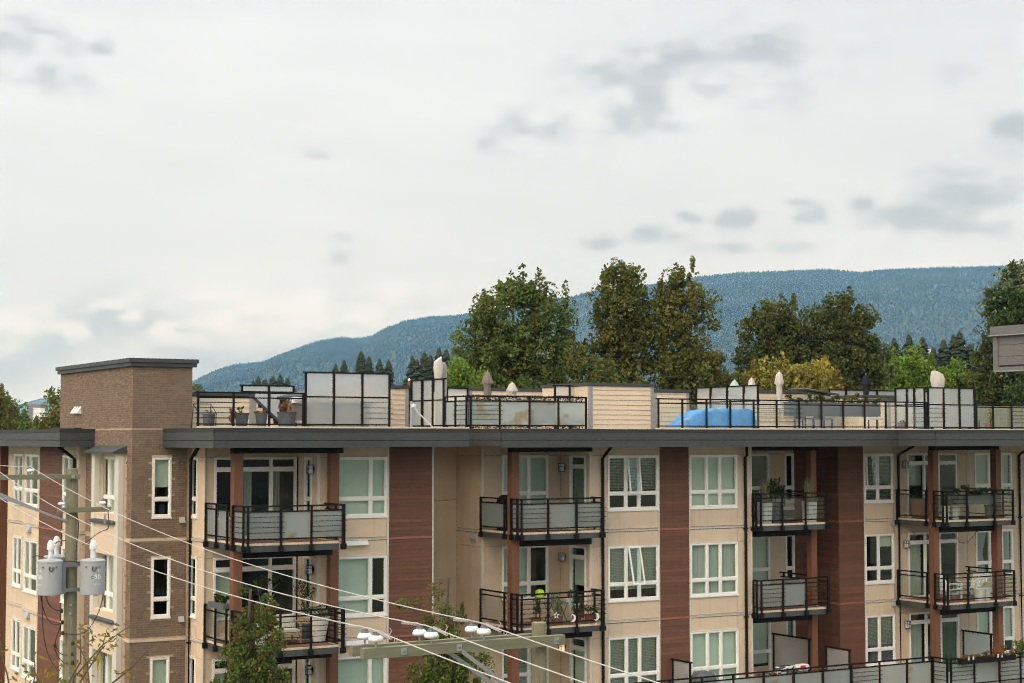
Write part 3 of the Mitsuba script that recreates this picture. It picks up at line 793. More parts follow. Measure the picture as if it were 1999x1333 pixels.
def divider(x, y0, y1, z, h, m, name='terrace_divider'):
    D = numbered(B + '__' + name)
    put('frame', MB().box(x - .03, x + .03, y0, y0 + .06, z, z + h).box(x - .03, x + .03, y1 - .06, y1, z, z + h).box(x - .04, x + .04, y0 - .05, y1 + .05, z + h, z + h + .05).box(x - .025, x + .025, y0 + .06, y1 - .06, z + .5, z + .54).box(x - .025, x + .025, y0 + .06, y1 - .06, z + .06, z + .10), 'black_metal', D)
    for a, b in ((.10, .5), (.54, h)):
        put('glass_panel', MB().add([(x, y0 + .06, z + a), (x, y1 - .06, z + a), (x, y1 - .06, z + b), (x, y0 + .06, z + b)], [(0, 1, 2, 3)]), m, D)


divider(33.35, -1.1, -.1, tz, 1.5, 'screen_glass')
divider(39.55, .30, 2.3, tz, 1.75, 'screen_glass'); divider(40.3, -.95, .3, tz, 1.45, 'screen_glass'); divider(47.5, -.6, .85, tz, 1.55, 'frosted_glass')

# ---------------------------------------------------------------- roof terraces: railings, screens, stair penthouses
RZ, RY = 12.285, .5
RR = lambda: numbered(B + '__roof_railing')
put('roof_curb', MB().box(17.0, 25.9, .35, .48, 12.262, 12.345).box(33.1, 58, .35, .48, 12.262, 12.34), 'deck_edge', B)
railing(RR(), (17.0, RY), (20.33, RY), RZ, [0, .333, .667, 1], ['Cb', 'N', 'N'], foot=False, low=0)
railing(numbered(B + '__glass_screen'), (20.35, RY), (23.18, RY), RZ, [0, .335, .668, .995], ['W', 'W', 'Wb'], h=1.70, mid=.93, low=0, foot=False)
S_ = numbered(B + '__glass_screen')
railing(S_, (25.95, 4.37), (25.95, 2.03), RZ, [0, .34, .67, 1], ['W', 'W', 'W'], h=1.65, mid=.93, low=0, foot=False)
railing(RR(), (25.95, 2.0), (25.95, .5), RZ, [0, .5, 1], ['S', 'Sb'], low=0, foot=False)
railing(RR(), (25.97, RY), (30.34, RY), RZ, [0, .247, .5, .75, .995], ['Sb', 'S', 'S', 'S'], low=0, foot=False)
railing(RR(), (33.18, RY), (45.42, RY), RZ, [i / 12 for i in range(13)], ['C', 'C', 'C', 'C', 'Cb', 'Cb', 'C', 'C', 'C', 'C', 'C', 'C'], low=0, foot=False)
railing(numbered(B + '__glass_screen'), (37.6, 4.18), (37.6, .52), RZ, [0, .243, .51, .77, .99], ['W', 'W', 'W', 'W'], h=1.58, mid=1.0, low=0, foot=False)
S_ = numbered(B + '__glass_screen')
railing(S_, (45.45, 2.1), (45.45, .5), RZ, [0, .4, .64, 1], ['W', 'W', 'Wb'], h=1.62, mid=.95, low=0, foot=False)
railing(S_, (45.47, RY), (47.92, RY), RZ, [0, .333, .667, .99], ['Wb', 'W', 'W'], h=1.62, mid=.95, low=0, foot=False)
railing(RR(), (47.94, RY), (57, RY), RZ, [0, .1, .21, .32, .43, .54, .65, .76, .87, .99], ['C', 'C', 'Cb', 'C', 'C', 'C', 'C', 'C', 'C'], low=0, foot=False)


def penthouse(x0, x1, y0, y1, zt, slope=None, cap=.10, e=.165, over=.06, label=None):
    """A beige lap sided roof access block with grey corner boards and a dark flat roof. slope: heights of its roof at x0 and x1."""
    P = numbered(B + '__penthouse')
    za, zb = slope or (zt, zt)
    H = lambda x: za + (zb - za) * (x - x0) / (x1 - x0)
    core = sg.Polygon([(x0 + .01, RZ - .02), (x1 - .01, RZ - .02), (x1 - .01, zb), (x0 + .01, za)])
    m = trimesh.creation.extrude_polygon(core, y1 - y0 - .02, engine='earcut'); v = m.vertices
    put('core', MB().add(np.stack([v[:, 0], y0 + .01 + v[:, 2], v[:, 1]], 1), m.faces), 'dark_gap', P)
    n = int((max(za, zb) - RZ) / e) + 1
    for i in range(n):
        z = RZ + i * e
        xa, xb = x0, x1                                     # clip each course under the sloping roof
        if zb < za and z + e > zb:
            xb = min(x1, x0 + (za - z - e * .6) / (za - zb) * (x1 - x0))
        if za < zb and z + e > za:
            xa = max(x0, x0 + (z + e * .6 - za) / (zb - za) * (x1 - x0))
        ztop = min(z + e + .012, max(za, zb))
        if xb - xa < .1 or ztop - z < .03:
            continue
        put('siding_board', MB().add([(x, y, zz) for x in (xa + .07, xb - .07) for y, zz in ((y0 - .026, z + .006), (y0 - .004, ztop - .012), (y0 + .012, ztop - .012), (y0 + .012, z + .006))], [(0, 1, 2, 3), (7, 6, 5, 4), (0, 4, 5, 1), (1, 5, 6, 2), (2, 6, 7, 3), (3, 7, 4, 0)]), 'cream_board', P)
        if za >= zb:
            put('siding_board', MB().box(x0 - .016, x0 + .005, y0 + .09, y1, z + .004, min(ztop, za) - .012), 'cream_board', P)
    for x in (x0, x1 - .09):
        put('corner_board', MB().box(x - .018, x + .108, y0 - .026, y0 + .09, RZ, H(x + .05)), 'grey_trim', P)
    put('roof', MB().seg((x0 - over, (y0 + y1) / 2), (x1 + over, (y0 + y1) / 2), -(y1 - y0) / 2 - over, (y1 - y0) / 2 + over, za, za + cap, zb, zb + cap), 'fascia_metal', P)
    return P


penthouse(17.85, 19.95, 3.6, 6.2, 13.30); penthouse(19.97, 20.95, 3.62, 6.2, 0, slope=(13.28, 12.33))
penthouse(21.6, 24.1, 3.3, 5.4, 0, slope=(13.25, 13.88)); penthouse(24.2, 25.9, 4.6, 7.5, 13.66)
penthouse(30.95, 33.52, 1.2, 4.2, 13.75); penthouse(30.7, 34.95, 9.0, 12, 13.78)
penthouse(35.9, 37.45, 4.5, 7.0, 13.68); penthouse(41.5, 45.2, 7.0, 9.5, 13.80); penthouse(45.5, 47.0, 2.6, 4.2, 13.42); penthouse(46.4, 49.2, 5.0, 7.0, 13.62)
railing(numbered(B + '__glass_screen'), (20.3, 5.5), (22.15, 5.5), RZ, [0, .52, 1], ['W', 'W'], h=1.44, mid=1.2, low=0, foot=False)
railing(numbered(B + '__glass_screen'), (31.15, 3.0), (32.3, 3.0), RZ + .1, [0, .7, 1], ['W', 'W'], h=1.48, mid=.9, low=0, foot=False) if False else None
railing(numbered(B + '__glass_screen'), (29.7, 9.0), (30.62, 9.0), RZ, [0, 1], ['W'], h=1.58, mid=.9, low=0, foot=False)
railing(numbered(B + '__glass_screen'), (30.15, 2.2), (31.0, 2.2), RZ, [0, .72, 1], ['W', 'W'], h=1.50, mid=1.1, low=0, foot=False)
railing(numbered(B + '__glass_screen'), (47.2, 8.0), (53.0, 8.0), RZ, [0, .165, .46, .8, 1], ['W', 'W', 'W', 'W'], h=1.75, mid=.9, low=0, foot=False)
railing(numbered(B + '__glass_screen'), (38.6, 4.6), (39.8, 4.6), RZ, [0, 1], ['W'], h=1.35, mid=.9, low=0, foot=False)
# tilted skylights
for x0, x1, y0, z0, z1 in ((43.9, 45.7, 5.6, 13.72, 13.92), (33.9, 34.9, 8.4, 13.5, 13.83)):
    K_ = numbered(B + '__skylight')
    put('frame', MB().seg((x0, y0 + .5), (x1, y0 + .5), -.5, .5, z1, z1 + .05, z0, z0 + .05), 'fascia_metal', K_)
    put('glass_panel', MB().seg((x0 + .08, y0 + .5), (x1 - .08, y0 + .5), -.44, .44, z1 + .05, z1 + .06, z0 + .05, z0 + .06), 'roller_blind', K_)
    put('curb', MB().box(x0 + .2, x1 - .1, y0 + .1, y0 + .9, 12.26, z0 - .06), 'grey_trim', K_)
# a dark flue and a weathered timber screen on the right terrace
put('flue', MB().tube([(28.4, 8.5, 12.26), (28.4, 8.5, 14.1)], .07, 10), 'black_metal', B)
for i in range(14):
    put('screen_board', MB().box(49.4 + i * .42, 49.4 + i * .42 + .40, 3.4 + .01 * (i % 2), 3.43 + .01 * (i % 2), RZ, RZ + 1.02), 'arm_wood', B)

# ---------------------------------------------------------------- terrain: the forested mountain, a paler hill beyond, and what stands on the valley floor
def ridge_line(az, pts):
    return np.interp(az, [p[0] for p in pts], [p[1] for p in pts])


RIDGE = [(20, 5.0), (32, 5.75), (38, 5.5), (42.71, 5.58), (45.11, 5.582), (46.75, 5.57), (47.74, 5.489), (48.91, 5.613), (51.78, 5.522), (53.15, 5.401), (56.59, 4.894), (57.54, 4.742), (59.53, 4.4), (61.26, 4.156), (62.13, 4.102), (62.99, 3.961), (63.68, 3.7),
         (64.1, 3.44), (64.7, 3.333), (65.13, 3.383), (65.9, 3.258), (66.41, 3.083), (67.09, 2.822), (67.77, 2.527), (68.61, 2.385), (69.28, 2.159), (69.98, 1.781), (70.8, 1.2), (71.6, .4), (72.2, -.1)]
R0, R1_ = 2600.0, 8000.0


def mountain_height(az, t):
    """Ground height at a bearing and at t from the valley (0) to the ridge (1)."""
    top = 12 + R1_ * np.tan(np.radians(ridge_line(az, RIDGE))) - 8
    r = R0 + (R1_ - R0) * t
    x, y = r * np.cos(np.radians(az)), r * np.sin(np.radians(az))
    n = meshkit.fbm(np.stack([x / 900, y / 900, 0 * x], -1), 4, 5) - .5
    return np.where(t > 1, top - (t - 1) * 900, top * np.clip(t, 0, 1) ** 1.35 + n * 330 * np.clip(np.minimum(t * 3, (1 - t) * 4), 0, 1)), x, y


az = np.linspace(20, 72.2, 420); tt = np.concatenate([np.linspace(0, 1, 90), [1.06, 1.2]])
A, TT = np.meshgrid(az, tt)
h, x, y = mountain_height(A, TT)
i = np.arange(len(tt) - 1)[:, None] * len(az) + np.arange(len(az) - 1)[None]
f = np.stack([i, i + 1, i + len(az) + 1, i + len(az)], -1).reshape(-1, 4)
mat('forest_floor', tone((.028, .040, .022), .3, (.01, .01, .01), .2, .05), .95)
put('mountain', MB().add(np.stack([x, y, np.maximum(h, -30)], -1).reshape(-1, 3), f), 'forest_floor', smooth=True, kind='structure')


def cones(x, y, z, hh, rr, col, n=5):
    """Simple far conifers: one ragged cone each."""
    m = len(x); ang = np.arange(n) / n * 2 * np.pi
    a = ang[None] + RNG.random((m, 1)) * 6
    base = np.stack([x[:, None] + rr[:, None] * np.cos(a), y[:, None] + rr[:, None] * np.sin(a), np.repeat(z[:, None], n, 1)], -1)
    apex = np.stack([x, y, z + hh], -1)[:, None]
    v = np.concatenate([base, apex], 1).reshape(-1, 3)
    b = np.arange(m)[:, None] * (n + 1); j = np.arange(n)[None]
    f = np.stack([b + j, b + (j + 1) % n, b + n + 0 * j], -1).reshape(-1, 3)
    return MB().add(v, f, np.repeat(col, n + 1, 0))


m = 95000
a_ = 34 + 38 * RNG.random(m); t_ = RNG.random(m) ** .75
a2 = 38 + 34 * RNG.random(9000); a_ = np.concatenate([a_, a2]); t_ = np.concatenate([t_, .985 + .02 * RNG.random(9000)])
h, x, y = mountain_height(a_, t_)
d_ = RNG.random(len(a_)); patch = meshkit.fbm(np.stack([x / 260, y / 260, 0 * x], -1), 3, 9)
ok = (h > 2)
col = np.stack([.020 + .05 * (patch - .3) * (.7 + .3 * d_), .030 + .06 * (patch - .3) * (.7 + .3 * d_), .020 + .02 * patch], -1).clip(.004, 1)
put('mountain_forest', cones(x[ok], y[ok], h[ok] - 2, (10 + 10 * d_ * (.5 + patch))[ok], (4.0 + 2 * d_)[ok], col[ok] * 1.25), 'leaf', kind='stuff', label='dense conifer forest covering the mountain behind the building')
# the paler hill at far left
az = np.linspace(70, 92, 90); H2 = [(70, .9), (71.5, 1.2), (73, 1.5), (74.41, 1.45), (75.02, 1.33), (75.66, 1.16), (76.29, .909), (77.5, .6), (80, .5), (92, .1)]
A, TT = np.meshgrid(az, np.linspace(0, 1.3, 14)); r = 9000 + 3200 * TT
hh = 12200 * np.tan(np.radians(ridge_line(A, H2))) * np.where(TT > 1, 1 - (TT - 1) * 2, TT) + 40 * (meshkit.fbm(np.stack([A * 2, TT * 3, 0 * A], -1), 3, 2) - .5) * TT
i = np.arange(13)[:, None] * 90 + np.arange(89)[None]
put('distant_hill', MB().add(np.stack([r * np.cos(np.radians(A)), r * np.sin(np.radians(A)), hh - 5], -1).reshape(-1, 3), np.stack([i, i + 1, i + 91, i + 90], -1).reshape(-1, 4)), 'forest_floor', smooth=True, kind='structure')

# pale buildings at the foot of the mountain
for n_, (aa, t_0, w, d, hh, lab) in enumerate([(45.55, .50, 60, 16, 13, 'long white building at the mountain foot above the pale green trees'), (44.9, .47, 34, 14, 9, 'small white block below the long white building on the slope'), (44.5, .53, 46, 14, 9, 'white building on the wooded slope nearest the grey parapet'),
                                              (52.55, .40, 34, 14, 16, 'white house seen between the two pairs of big trees'), (66.9, .12, 30, 14, 9, 'white roofed house low on the slope behind the roof screens')]):
    hz, xx, yy = (float(q) for q in mountain_height(np.array(aa), np.array(t_0)))
    q = thing('hillside_house', lab, 'house')
    u = np.array([-math.sin(math.radians(aa)), math.cos(math.radians(aa))])
    put('wall', MB().seg((xx - u[0] * w / 2, yy - u[1] * w / 2), (xx + u[0] * w / 2, yy + u[1] * w / 2), -d / 2, d / 2, hz, hz + 14 + hh), 'white_paint', q)
    put('roof', MB().seg((xx - u[0] * w / 2, yy - u[1] * w / 2), (xx + u[0] * w / 2, yy + u[1] * w / 2), -d / 2 - 2, d / 2 + 2, hz + 14 + hh, hz + 16 + hh), 'white_paint', q)


# ---------------------------------------------------------------- broadleaf trees: trunk, limbs and a crown of separate leaves
RV, DV = np.array([.862, -.507, 0]), np.array([.507, .862, 0])
PAL = {'cotton': [(0.116, 0.174, 0.046), (0.154, 0.207, 0.061), (0.083, 0.131, 0.039), (0.196, 0.215, 0.064), (0.148, 0.152, 0.050)],
       'olive': [(0.131, 0.163, 0.048), (0.172, 0.180, 0.057), (0.095, 0.125, 0.039), (0.202, 0.193, 0.061), (0.148, 0.134, 0.046)],
       'dark': [(0.097, 0.131, 0.045), (0.133, 0.158, 0.054), (0.074, 0.103, 0.036), (0.166, 0.169, 0.057), (0.125, 0.117, 0.043)],
       'yellow': [(0.380, 0.340, 0.080), (0.297, 0.299, 0.080), (0.427, 0.354, 0.071), (0.202, 0.231, 0.063), (0.285, 0.204, 0.063)],
       'bright': [(0.178, 0.299, 0.050), (0.231, 0.333, 0.057), (0.137, 0.234, 0.048), (0.285, 0.327, 0.057), (0.125, 0.197, 0.043)],
       'poplar': [(0.085, 0.139, 0.050), (0.114, 0.169, 0.061), (0.065, 0.106, 0.041), (0.321, 0.354, 0.250), (0.097, 0.141, 0.046)],
       'autumn': [(0.184, 0.211, 0.064), (0.225, 0.211, 0.064), (0.137, 0.166, 0.054), (0.261, 0.184, 0.064), (0.125, 0.166, 0.054)],
       'column': [(0.125, 0.188, 0.048), (0.166, 0.228, 0.057), (0.085, 0.134, 0.039), (0.184, 0.184, 0.057), (0.190, 0.116, 0.061)]}


def leaf_faces(mb, c, size, col, rng, droop=0.):
    n = len(c)
    t = rng.normal(size=(n, 3)); t[:, 2] -= droop; t /= np.linalg.norm(t, axis=1, keepdims=True)
    b = np.cross(t, rng.normal(size=(n, 3))); b /= np.maximum(np.linalg.norm(b, axis=1, keepdims=True), 1e-6)
    nn = np.cross(t, b); s = size * (.6 + .8 * rng.random((n, 1)))
    v = np.stack([c - t * s, c + b * s * .62 + nn * s * .2, c + t * s, c - b * s * .62 + nn * s * .2], 1).reshape(-1, 3)
    i = np.arange(n)[:, None] * 4
    f = np.stack([i + [[0, 1, 2]], i + [[0, 2, 3]]], 1).reshape(-1, 3)
    mb.add(v, f, np.repeat(col, 4, 0))


def crown_points(lobes, n, rng, clump=.42, per=75, depth=1.0):
    """Leaf centres in clumps over the lobes' volume, thicker to the outside; with the clump number of each."""
    w = np.array([l[2] * l[2] * l[3] for l in lobes]); w = w / w.sum()
    k = max(6, n // per); pick = rng.choice(len(lobes), k, p=w)
    L = np.array(lobes)[pick]
    d = rng.normal(size=(k, 3)); d /= np.linalg.norm(d, axis=1, keepdims=True)
    r = (.30 + .74 * rng.random((k, 1)) ** .6)
    rd = (L[:, 2] + L[:, 3]) / 2 * depth
    cc = np.stack([L[:, 0] + d[:, 0] * L[:, 2] * r[:, 0], d[:, 1] * rd * r[:, 0], L[:, 1] + d[:, 2] * L[:, 3] * r[:, 0]], -1)
    which = rng.integers(k, size=n)
    g = rng.normal(size=(n, 3)); g *= np.minimum(1, 1.5 / np.linalg.norm(g, axis=1, keepdims=True))
    shoot = (rng.random(k) < .38) & (r[:, 0] > .75)          # some clumps are upright shoots that break the outline
    g = g * np.where(shoot[which][:, None], np.array([.42, .42, 1.55]), np.array([1, 1, .9])) + np.where(shoot[which][:, None], np.array([0, 0, .35]), 0.)
    p = cc[which] + g * clump * (.40 + .85 * rng.random((k, 1))[which])
    return p, which, cc


def tree(name, label, base, lobes, n, size, pal, seed, group=None, trunk=.28, clump=.36, bark='bark', limbs=26, lean=0., depth=1.0):
    rng = np.random.default_rng(seed)
    q = thing(name, label, 'tree', group)
    p, which, cc = crown_points(lobes, n, rng, clump, depth=depth)
    w = lambda v: np.array([base[0], base[1], 0]) + v[..., :1] * RV + v[..., 1:2] * DV + v[..., 2:3] * np.array([0, 0, 1.0])
    P = np.array(PAL[pal]); K = which.max() + 1
    cid = rng.choice(len(P), K, p=[.3, .25, .2, .13, .12])
    lid = np.where(rng.random(n) < .6, cid[which], rng.integers(len(P), size=n))
    col = P[lid] * (.72 + .5 * rng.random((n, 1))) * (.80 + .4 * rng.random((K, 1)))[which]
    mb = MB(); leaf_faces(mb, w(p), size, col, rng)
    put('crown', mb, 'leaf', q)
    tb = MB(); ztop = max(l[1] + l[3] * .6 for l in lobes); zlow = min(l[1] - l[3] for l in lobes)
    ax = lambda z: np.array([.12 * math.sin(z * .5 + seed) + lean * z / 10, .1 * math.cos(z * .4), z])
    zs = np.linspace(0, ztop, 9)
    tb.tube(w(np.array([ax(z) for z in zs])), np.linspace(trunk, .035, 9), 7)
    for c in cc[rng.choice(len(cc), min(limbs, len(cc)), replace=False)]:
        z0 = max(zlow * .8, c[2] - .9 * math.hypot(c[0], c[1]) - .6); a = ax(min(z0, ztop)); mid = (a + c) / 2 + rng.normal(size=3) * .12 - np.array([0, 0, .12])
        tb.tube(w(np.array([a, mid, c])), np.array([.07, .045, .015]) * trunk / .28 * 1.1, 5)
    put('trunk', tb, bark, q, smooth=40)
    return q


BIG = [
    ('cottonwood_tree', 'broad green cottonwood with a rounded crown, the leftmost big tree behind the roof', (44.8, 29.6), [(0.13, 18.50, 1.99, 1.64), (-1.86, 17.30, 1.19, 1.19), (2.12, 18.10, 1.19, 1.33), (2.65, 16.37, 1.01, 1.11), (-2.25, 15.71, 1.19, 1.19), (0.00, 16.11, 2.12, 1.59), (-0.13, 14.39, 2.52, 1.33), (0.93, 19.7, 0.6, 0.7), (-0.53, 19.6, 0.6, 0.64), (2.04, 19.3, 0.4, 0.6), (1.86, 14.65, 1.59, 1.33), (0, 11, 2, 2)], 36000, .105, 'cotton', 1),
    ('cottonwood_tree', 'tallest tree behind the roof, a narrow olive cottonwood with a pointed top', (50.7, 28.4), [(0.00, 18.91, 1.35, 1.85), (-0.35, 20.34, 0.7, 1.0), (0.54, 20.25, 0.6, 1.1), (1.2, 17.9, .7, 1.2), (1.1, 19.2, .5, .8), (-0.81, 17.42, 0.95, 1.05), (-1.36, 16.47, 0.76, 0.76), (0.68, 17.02, 1.03, 1.63), (0.00, 15.39, 1.36, 1.36), (-0.08, 21.2, 0.3, 0.5), (0, 12, 1.5, 2)], 21000, .105, 'olive', 2),
    ('cottonwood_tree', 'tall loose cottonwood just right of the pointed one with thin side branches', (53.5, 26.8), [(-0.14, 18.91, 1.25, 1.85), (-1.1, 18.6, .8, 1.3), (-0.54, 20.5, 0.6, 0.8), (0.41, 20.5, 0.55, 0.9), (1.08, 18.64, 0.8, 1.0), (1.63, 18.3, 0.45, 0.4), (-0.41, 16.47, 1.36, 1.90), (1.08, 16.47, 0.85, 1.0), (0.27, 15.12, 1.63, 1.36), (1.49, 15.80, 0.7, 0.7), (0, 12, 1.5, 2)], 21000, .105, 'olive', 3),
    ('maple_tree', 'wide dark olive tree, left one of the close pair behind the tall umbrella', (64.0, 32.2), [(0.00, 18.48, 1.36, 1.51), (-0.90, 18.03, 1.14, 1.45), (1.21, 18.33, 1.27, 1.57), (-1.36, 16.67, 1.05, 1.36), (0.45, 16.37, 1.96, 1.66), (-0.30, 19.58, 0.6, 0.55), (1.05, 19.6, 0.6, 0.5), (-0.30, 14.86, 1.81, 1.21), (0, 11.5, 2, 2)], 30000, .105, 'dark', 4),
    ('maple_tree', 'dark olive tree with a ragged top, right one of the close pair', (67.5, 30.2), [(0.15, 18.78, 1.27, 1.66), (-0.75, 18.18, 1.08, 1.51), (1.36, 17.88, 1.02, 1.36), (0.30, 20.0, 0.65, 0.75), (1.36, 19.08, 0.60, 0.72), (0.30, 16.37, 2.11, 1.81), (2.11, 16.37, 1.08, 1.21), (0.15, 14.56, 2.71, 1.21), (0, 11.5, 2, 2)], 34000, .105, 'dark', 5),
    ('poplar_tree', 'poplar with silvery leaf undersides rising above the grey parapet at the right edge', (84.0, 32.1), [(0.00, 21.11, 1.75, 1.9), (-0.66, 19.79, 1.3, 1.1), (1.16, 22.27, 1.66, 1.33), (0.50, 18.46, 1.99, 1.33), (-1.16, 20.45, 0.7, 0.8), (1, 15, 2, 3)], 30000, .12, 'poplar', 6),
    ('maple_tree', 'dark tree with drooping boughs left of the grey parapet', (83.8, 34.5), [(0.00, 18.58, 0.74, 0.88), (-0.17, 17.57, 0.74, 0.5), (0.34, 16.89, 0.88, 1.21), (0.67, 15.54, 2.02, 1.69), (-0.34, 14.87, 1.15, 1.01), (2.02, 14.70, 2.02, 1.69), (1, 11.5, 2, 2)], 26000, .115, 'dark', 7),
    ('small_tree', 'yellowing low tree behind the tall cream umbrella', (59.6, 25.5), [(-0.83, 15.33, 1.11, 0.72), (0.55, 15.33, 1.25, 0.78), (1.66, 15.05, 1.11, 0.83), (-1.66, 14.91, 0.97, 0.67), (1.11, 14.36, 1.94, 0.72), (0, 13, 2, 1)], 13000, .095, 'yellow', 8),
    ('small_tree', 'low yellow bush top behind the small pale green umbrella', (56.5, 27.3), [(0.00, 14.97, 0.94, 0.50), (-0.69, 14.85, 0.67, 0.39), (0.83, 14.77, 0.83, 0.50), (0, 13.6, 1.5, 1)], 5000, .095, 'autumn', 9),
    ('birch_tree', 'bright green round tree, left of two behind the white roof screens', (82.0, 39.1), [(-0.17, 16.68, 1.39, 1.18), (-0.87, 16.16, 1.04, 1.18), (0.87, 16.16, 1.04, 1.04), (0.00, 15.12, 2.08, 1.04), (0, 13, 2, 1.5)], 17000, .115, 'bright', 10),
    ('birch_tree', 'bright yellow green tree right behind the white covered heater on the roof', (84.2, 37.8), [(-0.17, 16.16, 1.11, 0.90), (-0.69, 15.64, 1.18, 0.97), (0.69, 15.46, 0.90, 0.83), (-0.17, 14.77, 2.08, 0.76), (0, 13, 2, 1.5)], 14000, .115, 'bright', 11),
    ('small_tree', 'olive thicket filling the gap between the broad and the pointed cottonwood', (45.9, 24.3), [(0.00, 15.16, 0.86, 1.16), (-0.51, 15.67, 0.51, 0.66), (0.38, 14.28, 1.27, 0.76), (1.5, 14.3, 1.2, .8), (0, 12.8, 2, 1.2)], 11000, .10, 'olive', 12),
    ('small_tree', 'light green shrub top at the lower left of the broad cottonwood', (38.3, 24.1), [(-0.05, 15.01, 0.48, 0.72), (0.36, 14.53, 0.72, 0.48), (-0.24, 14.48, 0.58, 0.39), (.8, 14.4, .8, .4), (.2, 13.2, 1, 1)], 6000, .09, 'bright', 13),
    ('oak_tree', 'dark green tree at the left edge above the low roof', (25.1, 55.1), [(-0.15, 13.66, 0.84, 1.08), (0.30, 13.05, 0.72, 0.78), (-0.30, 14.41, 0.42, 0.48), (-1.5, 14, 1.5, 1.2), (0, 11.5, 1.3, 1.3)], 11000, .09, 'column', 14),
    ('oak_tree', 'autumn tree beside the brick tower with a distant high rise behind', (27.5, 53.7), [(0.12, 13.66, 0.54, 0.90), (-0.12, 12.90, 0.78, 0.72), (-0.5, 12.6, .6, 0.4), (0.36, 14.3, 0.25, 0.35), (.6, 13, .6, .9), (0, 11.5, 1.3, 1)], 9000, .085, 'autumn', 15),
    ('small_tree', 'low green bushes above the left roof edge, in front of the high rise', (23.0, 53.9), [(0.9, 12.75, 0.5, 0.30), (1.7, 12.7, .6, .35), (2.6, 12.6, .6, .3), (1.8, 11.8, 1.5, .6)], 5000, .085, 'column', 16),
    ('small_tree', 'tips of a green bush showing between the brick tower and the roof railing', (33.1, 44.6), [(-0.11, 14.70, 0.16, 0.2), (-0.03, 14.2, 0.23, 0.29), (.1, 13.4, .4, .5)], 1400, .075, 'column', 17),
    ('small_tree', 'orange tinged small tree below the dark tree near the right edge', (88.1, 39.0), [(-0.18, 15.38, 0.92, 0.78), (0.53, 14.84, 1.07, 0.85), (0, 13.3, 1.3, 1)], 7000, .105, 'yellow', 18),
]
for nm, lab, b, lobes, n, s, pal, seed in BIG:
    tree(nm, lab, b, lobes, n, s, pal, seed, trunk=.3 if n > 15000 else .14)
# street trees close to the facade
tree('street_tree', 'columnar green and rust street tree in front of the balcony with the wooden armchair', (15.2, -8.3), [(-0.121, 8.25, .12, .3), (-0.181, 7.80, .2, .42), (0.362, 7.80, .28, .5), (0.70, 7.86, .10, .34), (0.000, 7.119, .48, .65), (0.60, 6.938, .30, .5), (0.783, 6.5, .2, .4), (-0.362, 6.637, .42, .55), (0.121, 6.0, .75, .75), (-0.3, 5.3, .8, .9), (0.241, 4.4, .9, 1.0), (-0.819, 6.758, .08, .4), (-0.783, 6.239, .14, .36), (-0.868, 7.12, .05, .14)], 34000, .040, 'column', 21, trunk=.05, clump=.13, limbs=60)
tree('street_tree', 'columnar street tree with loose upper shoots in front of the left brown plank wall', (20.0, -9.0), [(0.10, 8.35, .12, .36), (-0.190, 7.95, .15, .42), (0.253, 7.70, .27, .6), (-1.012, 7.887, .2, .15), (-0.696, 7.698, .18, .2), (-0.380, 7.255, .24, .42), (0.127, 7.002, .5, .55), (0.000, 6.242, .65, .55), (-0.506, 6.1, .4, .45), (0.633, 6.369, .45, .42), (1.0, 6.1, .25, .2), (1.329, 6.559, .12, .1), (0.063, 5.357, .9, .8), (0.063, 4.2, 1, 1)], 36000, .040, 'column', 22, trunk=.05, clump=.14, limbs=60)
# the sapling in the near left corner: thin shoots with few long yellow leaves
rng = np.random.default_rng(31)
q = thing('sapling', 'young tree with sparse long yellow leaves in the lower left corner', 'tree')
W = lambda a, z, b=0.: np.array([4.83, -29.29, 0]) + RV * a + DV * b + np.array([0, 0, z])
tb = MB(); lb = MB()
shoots = [[(-.15, 8.9), (.03, 9.577), (.30, 9.895), (.49, 10.033), (.60, 10.10)], [(.03, 9.45), (.22, 9.80), (.20, 10.0), (.18, 10.17)], [(.15, 9.3), (.64, 9.69), (.77, 9.84), (.86, 9.93)], [(-.45, 9.1), (-.574, 9.634), (-.64, 9.787), (-.69, 10.02), (-.70, 10.16)], [(-.40, 9.2), (-.33, 9.62), (-.36, 9.85)], [(0, 9.2), (-.02, 9.62), (.02, 9.75)], [(.05, 9.3), (.28, 9.70), (.42, 9.93), (.45, 10.1)],
          [(-.2, 9.0), (-.21, 9.60), (-.28, 9.72)], [(.22, 9.2), (.15, 9.70), (.05, 9.88)], [(-.5, 9.2), (-.7, 9.56), (-.85, 9.66)]]
for k, s in enumerate(shoots):
    bdep = rng.uniform(-.3, .3)
    pts = np.array([W(a, z, bdep + .05 * i) for i, (a, z) in enumerate(s)])
    tb.tube(pts, np.linspace(.011, .0035, len(s)), 5)
cl = [(.205, 10.0, .05, 9), (.487, 10.05, .05, 16), (.333, 9.977, .06, 12), (.435, 9.93, .05, 14), (.154, 9.77, .05, 10), (.282, 9.77, .05, 8), (-.05, 9.66, .13, 34), (.0, 9.60, .12, 26), (.615, 9.68, .06, 12), (-.46, 9.58, .12, 18), (-.66, 9.56, .09, 16), (-.25, 9.60, .08, 14), (.18, 10.14, .03, 6), (-.62, 9.87, .05, 6), (.05, 9.85, .05, 5), (-.68, 10.05, .03, 3), (.36, 9.82, .05, 8)]
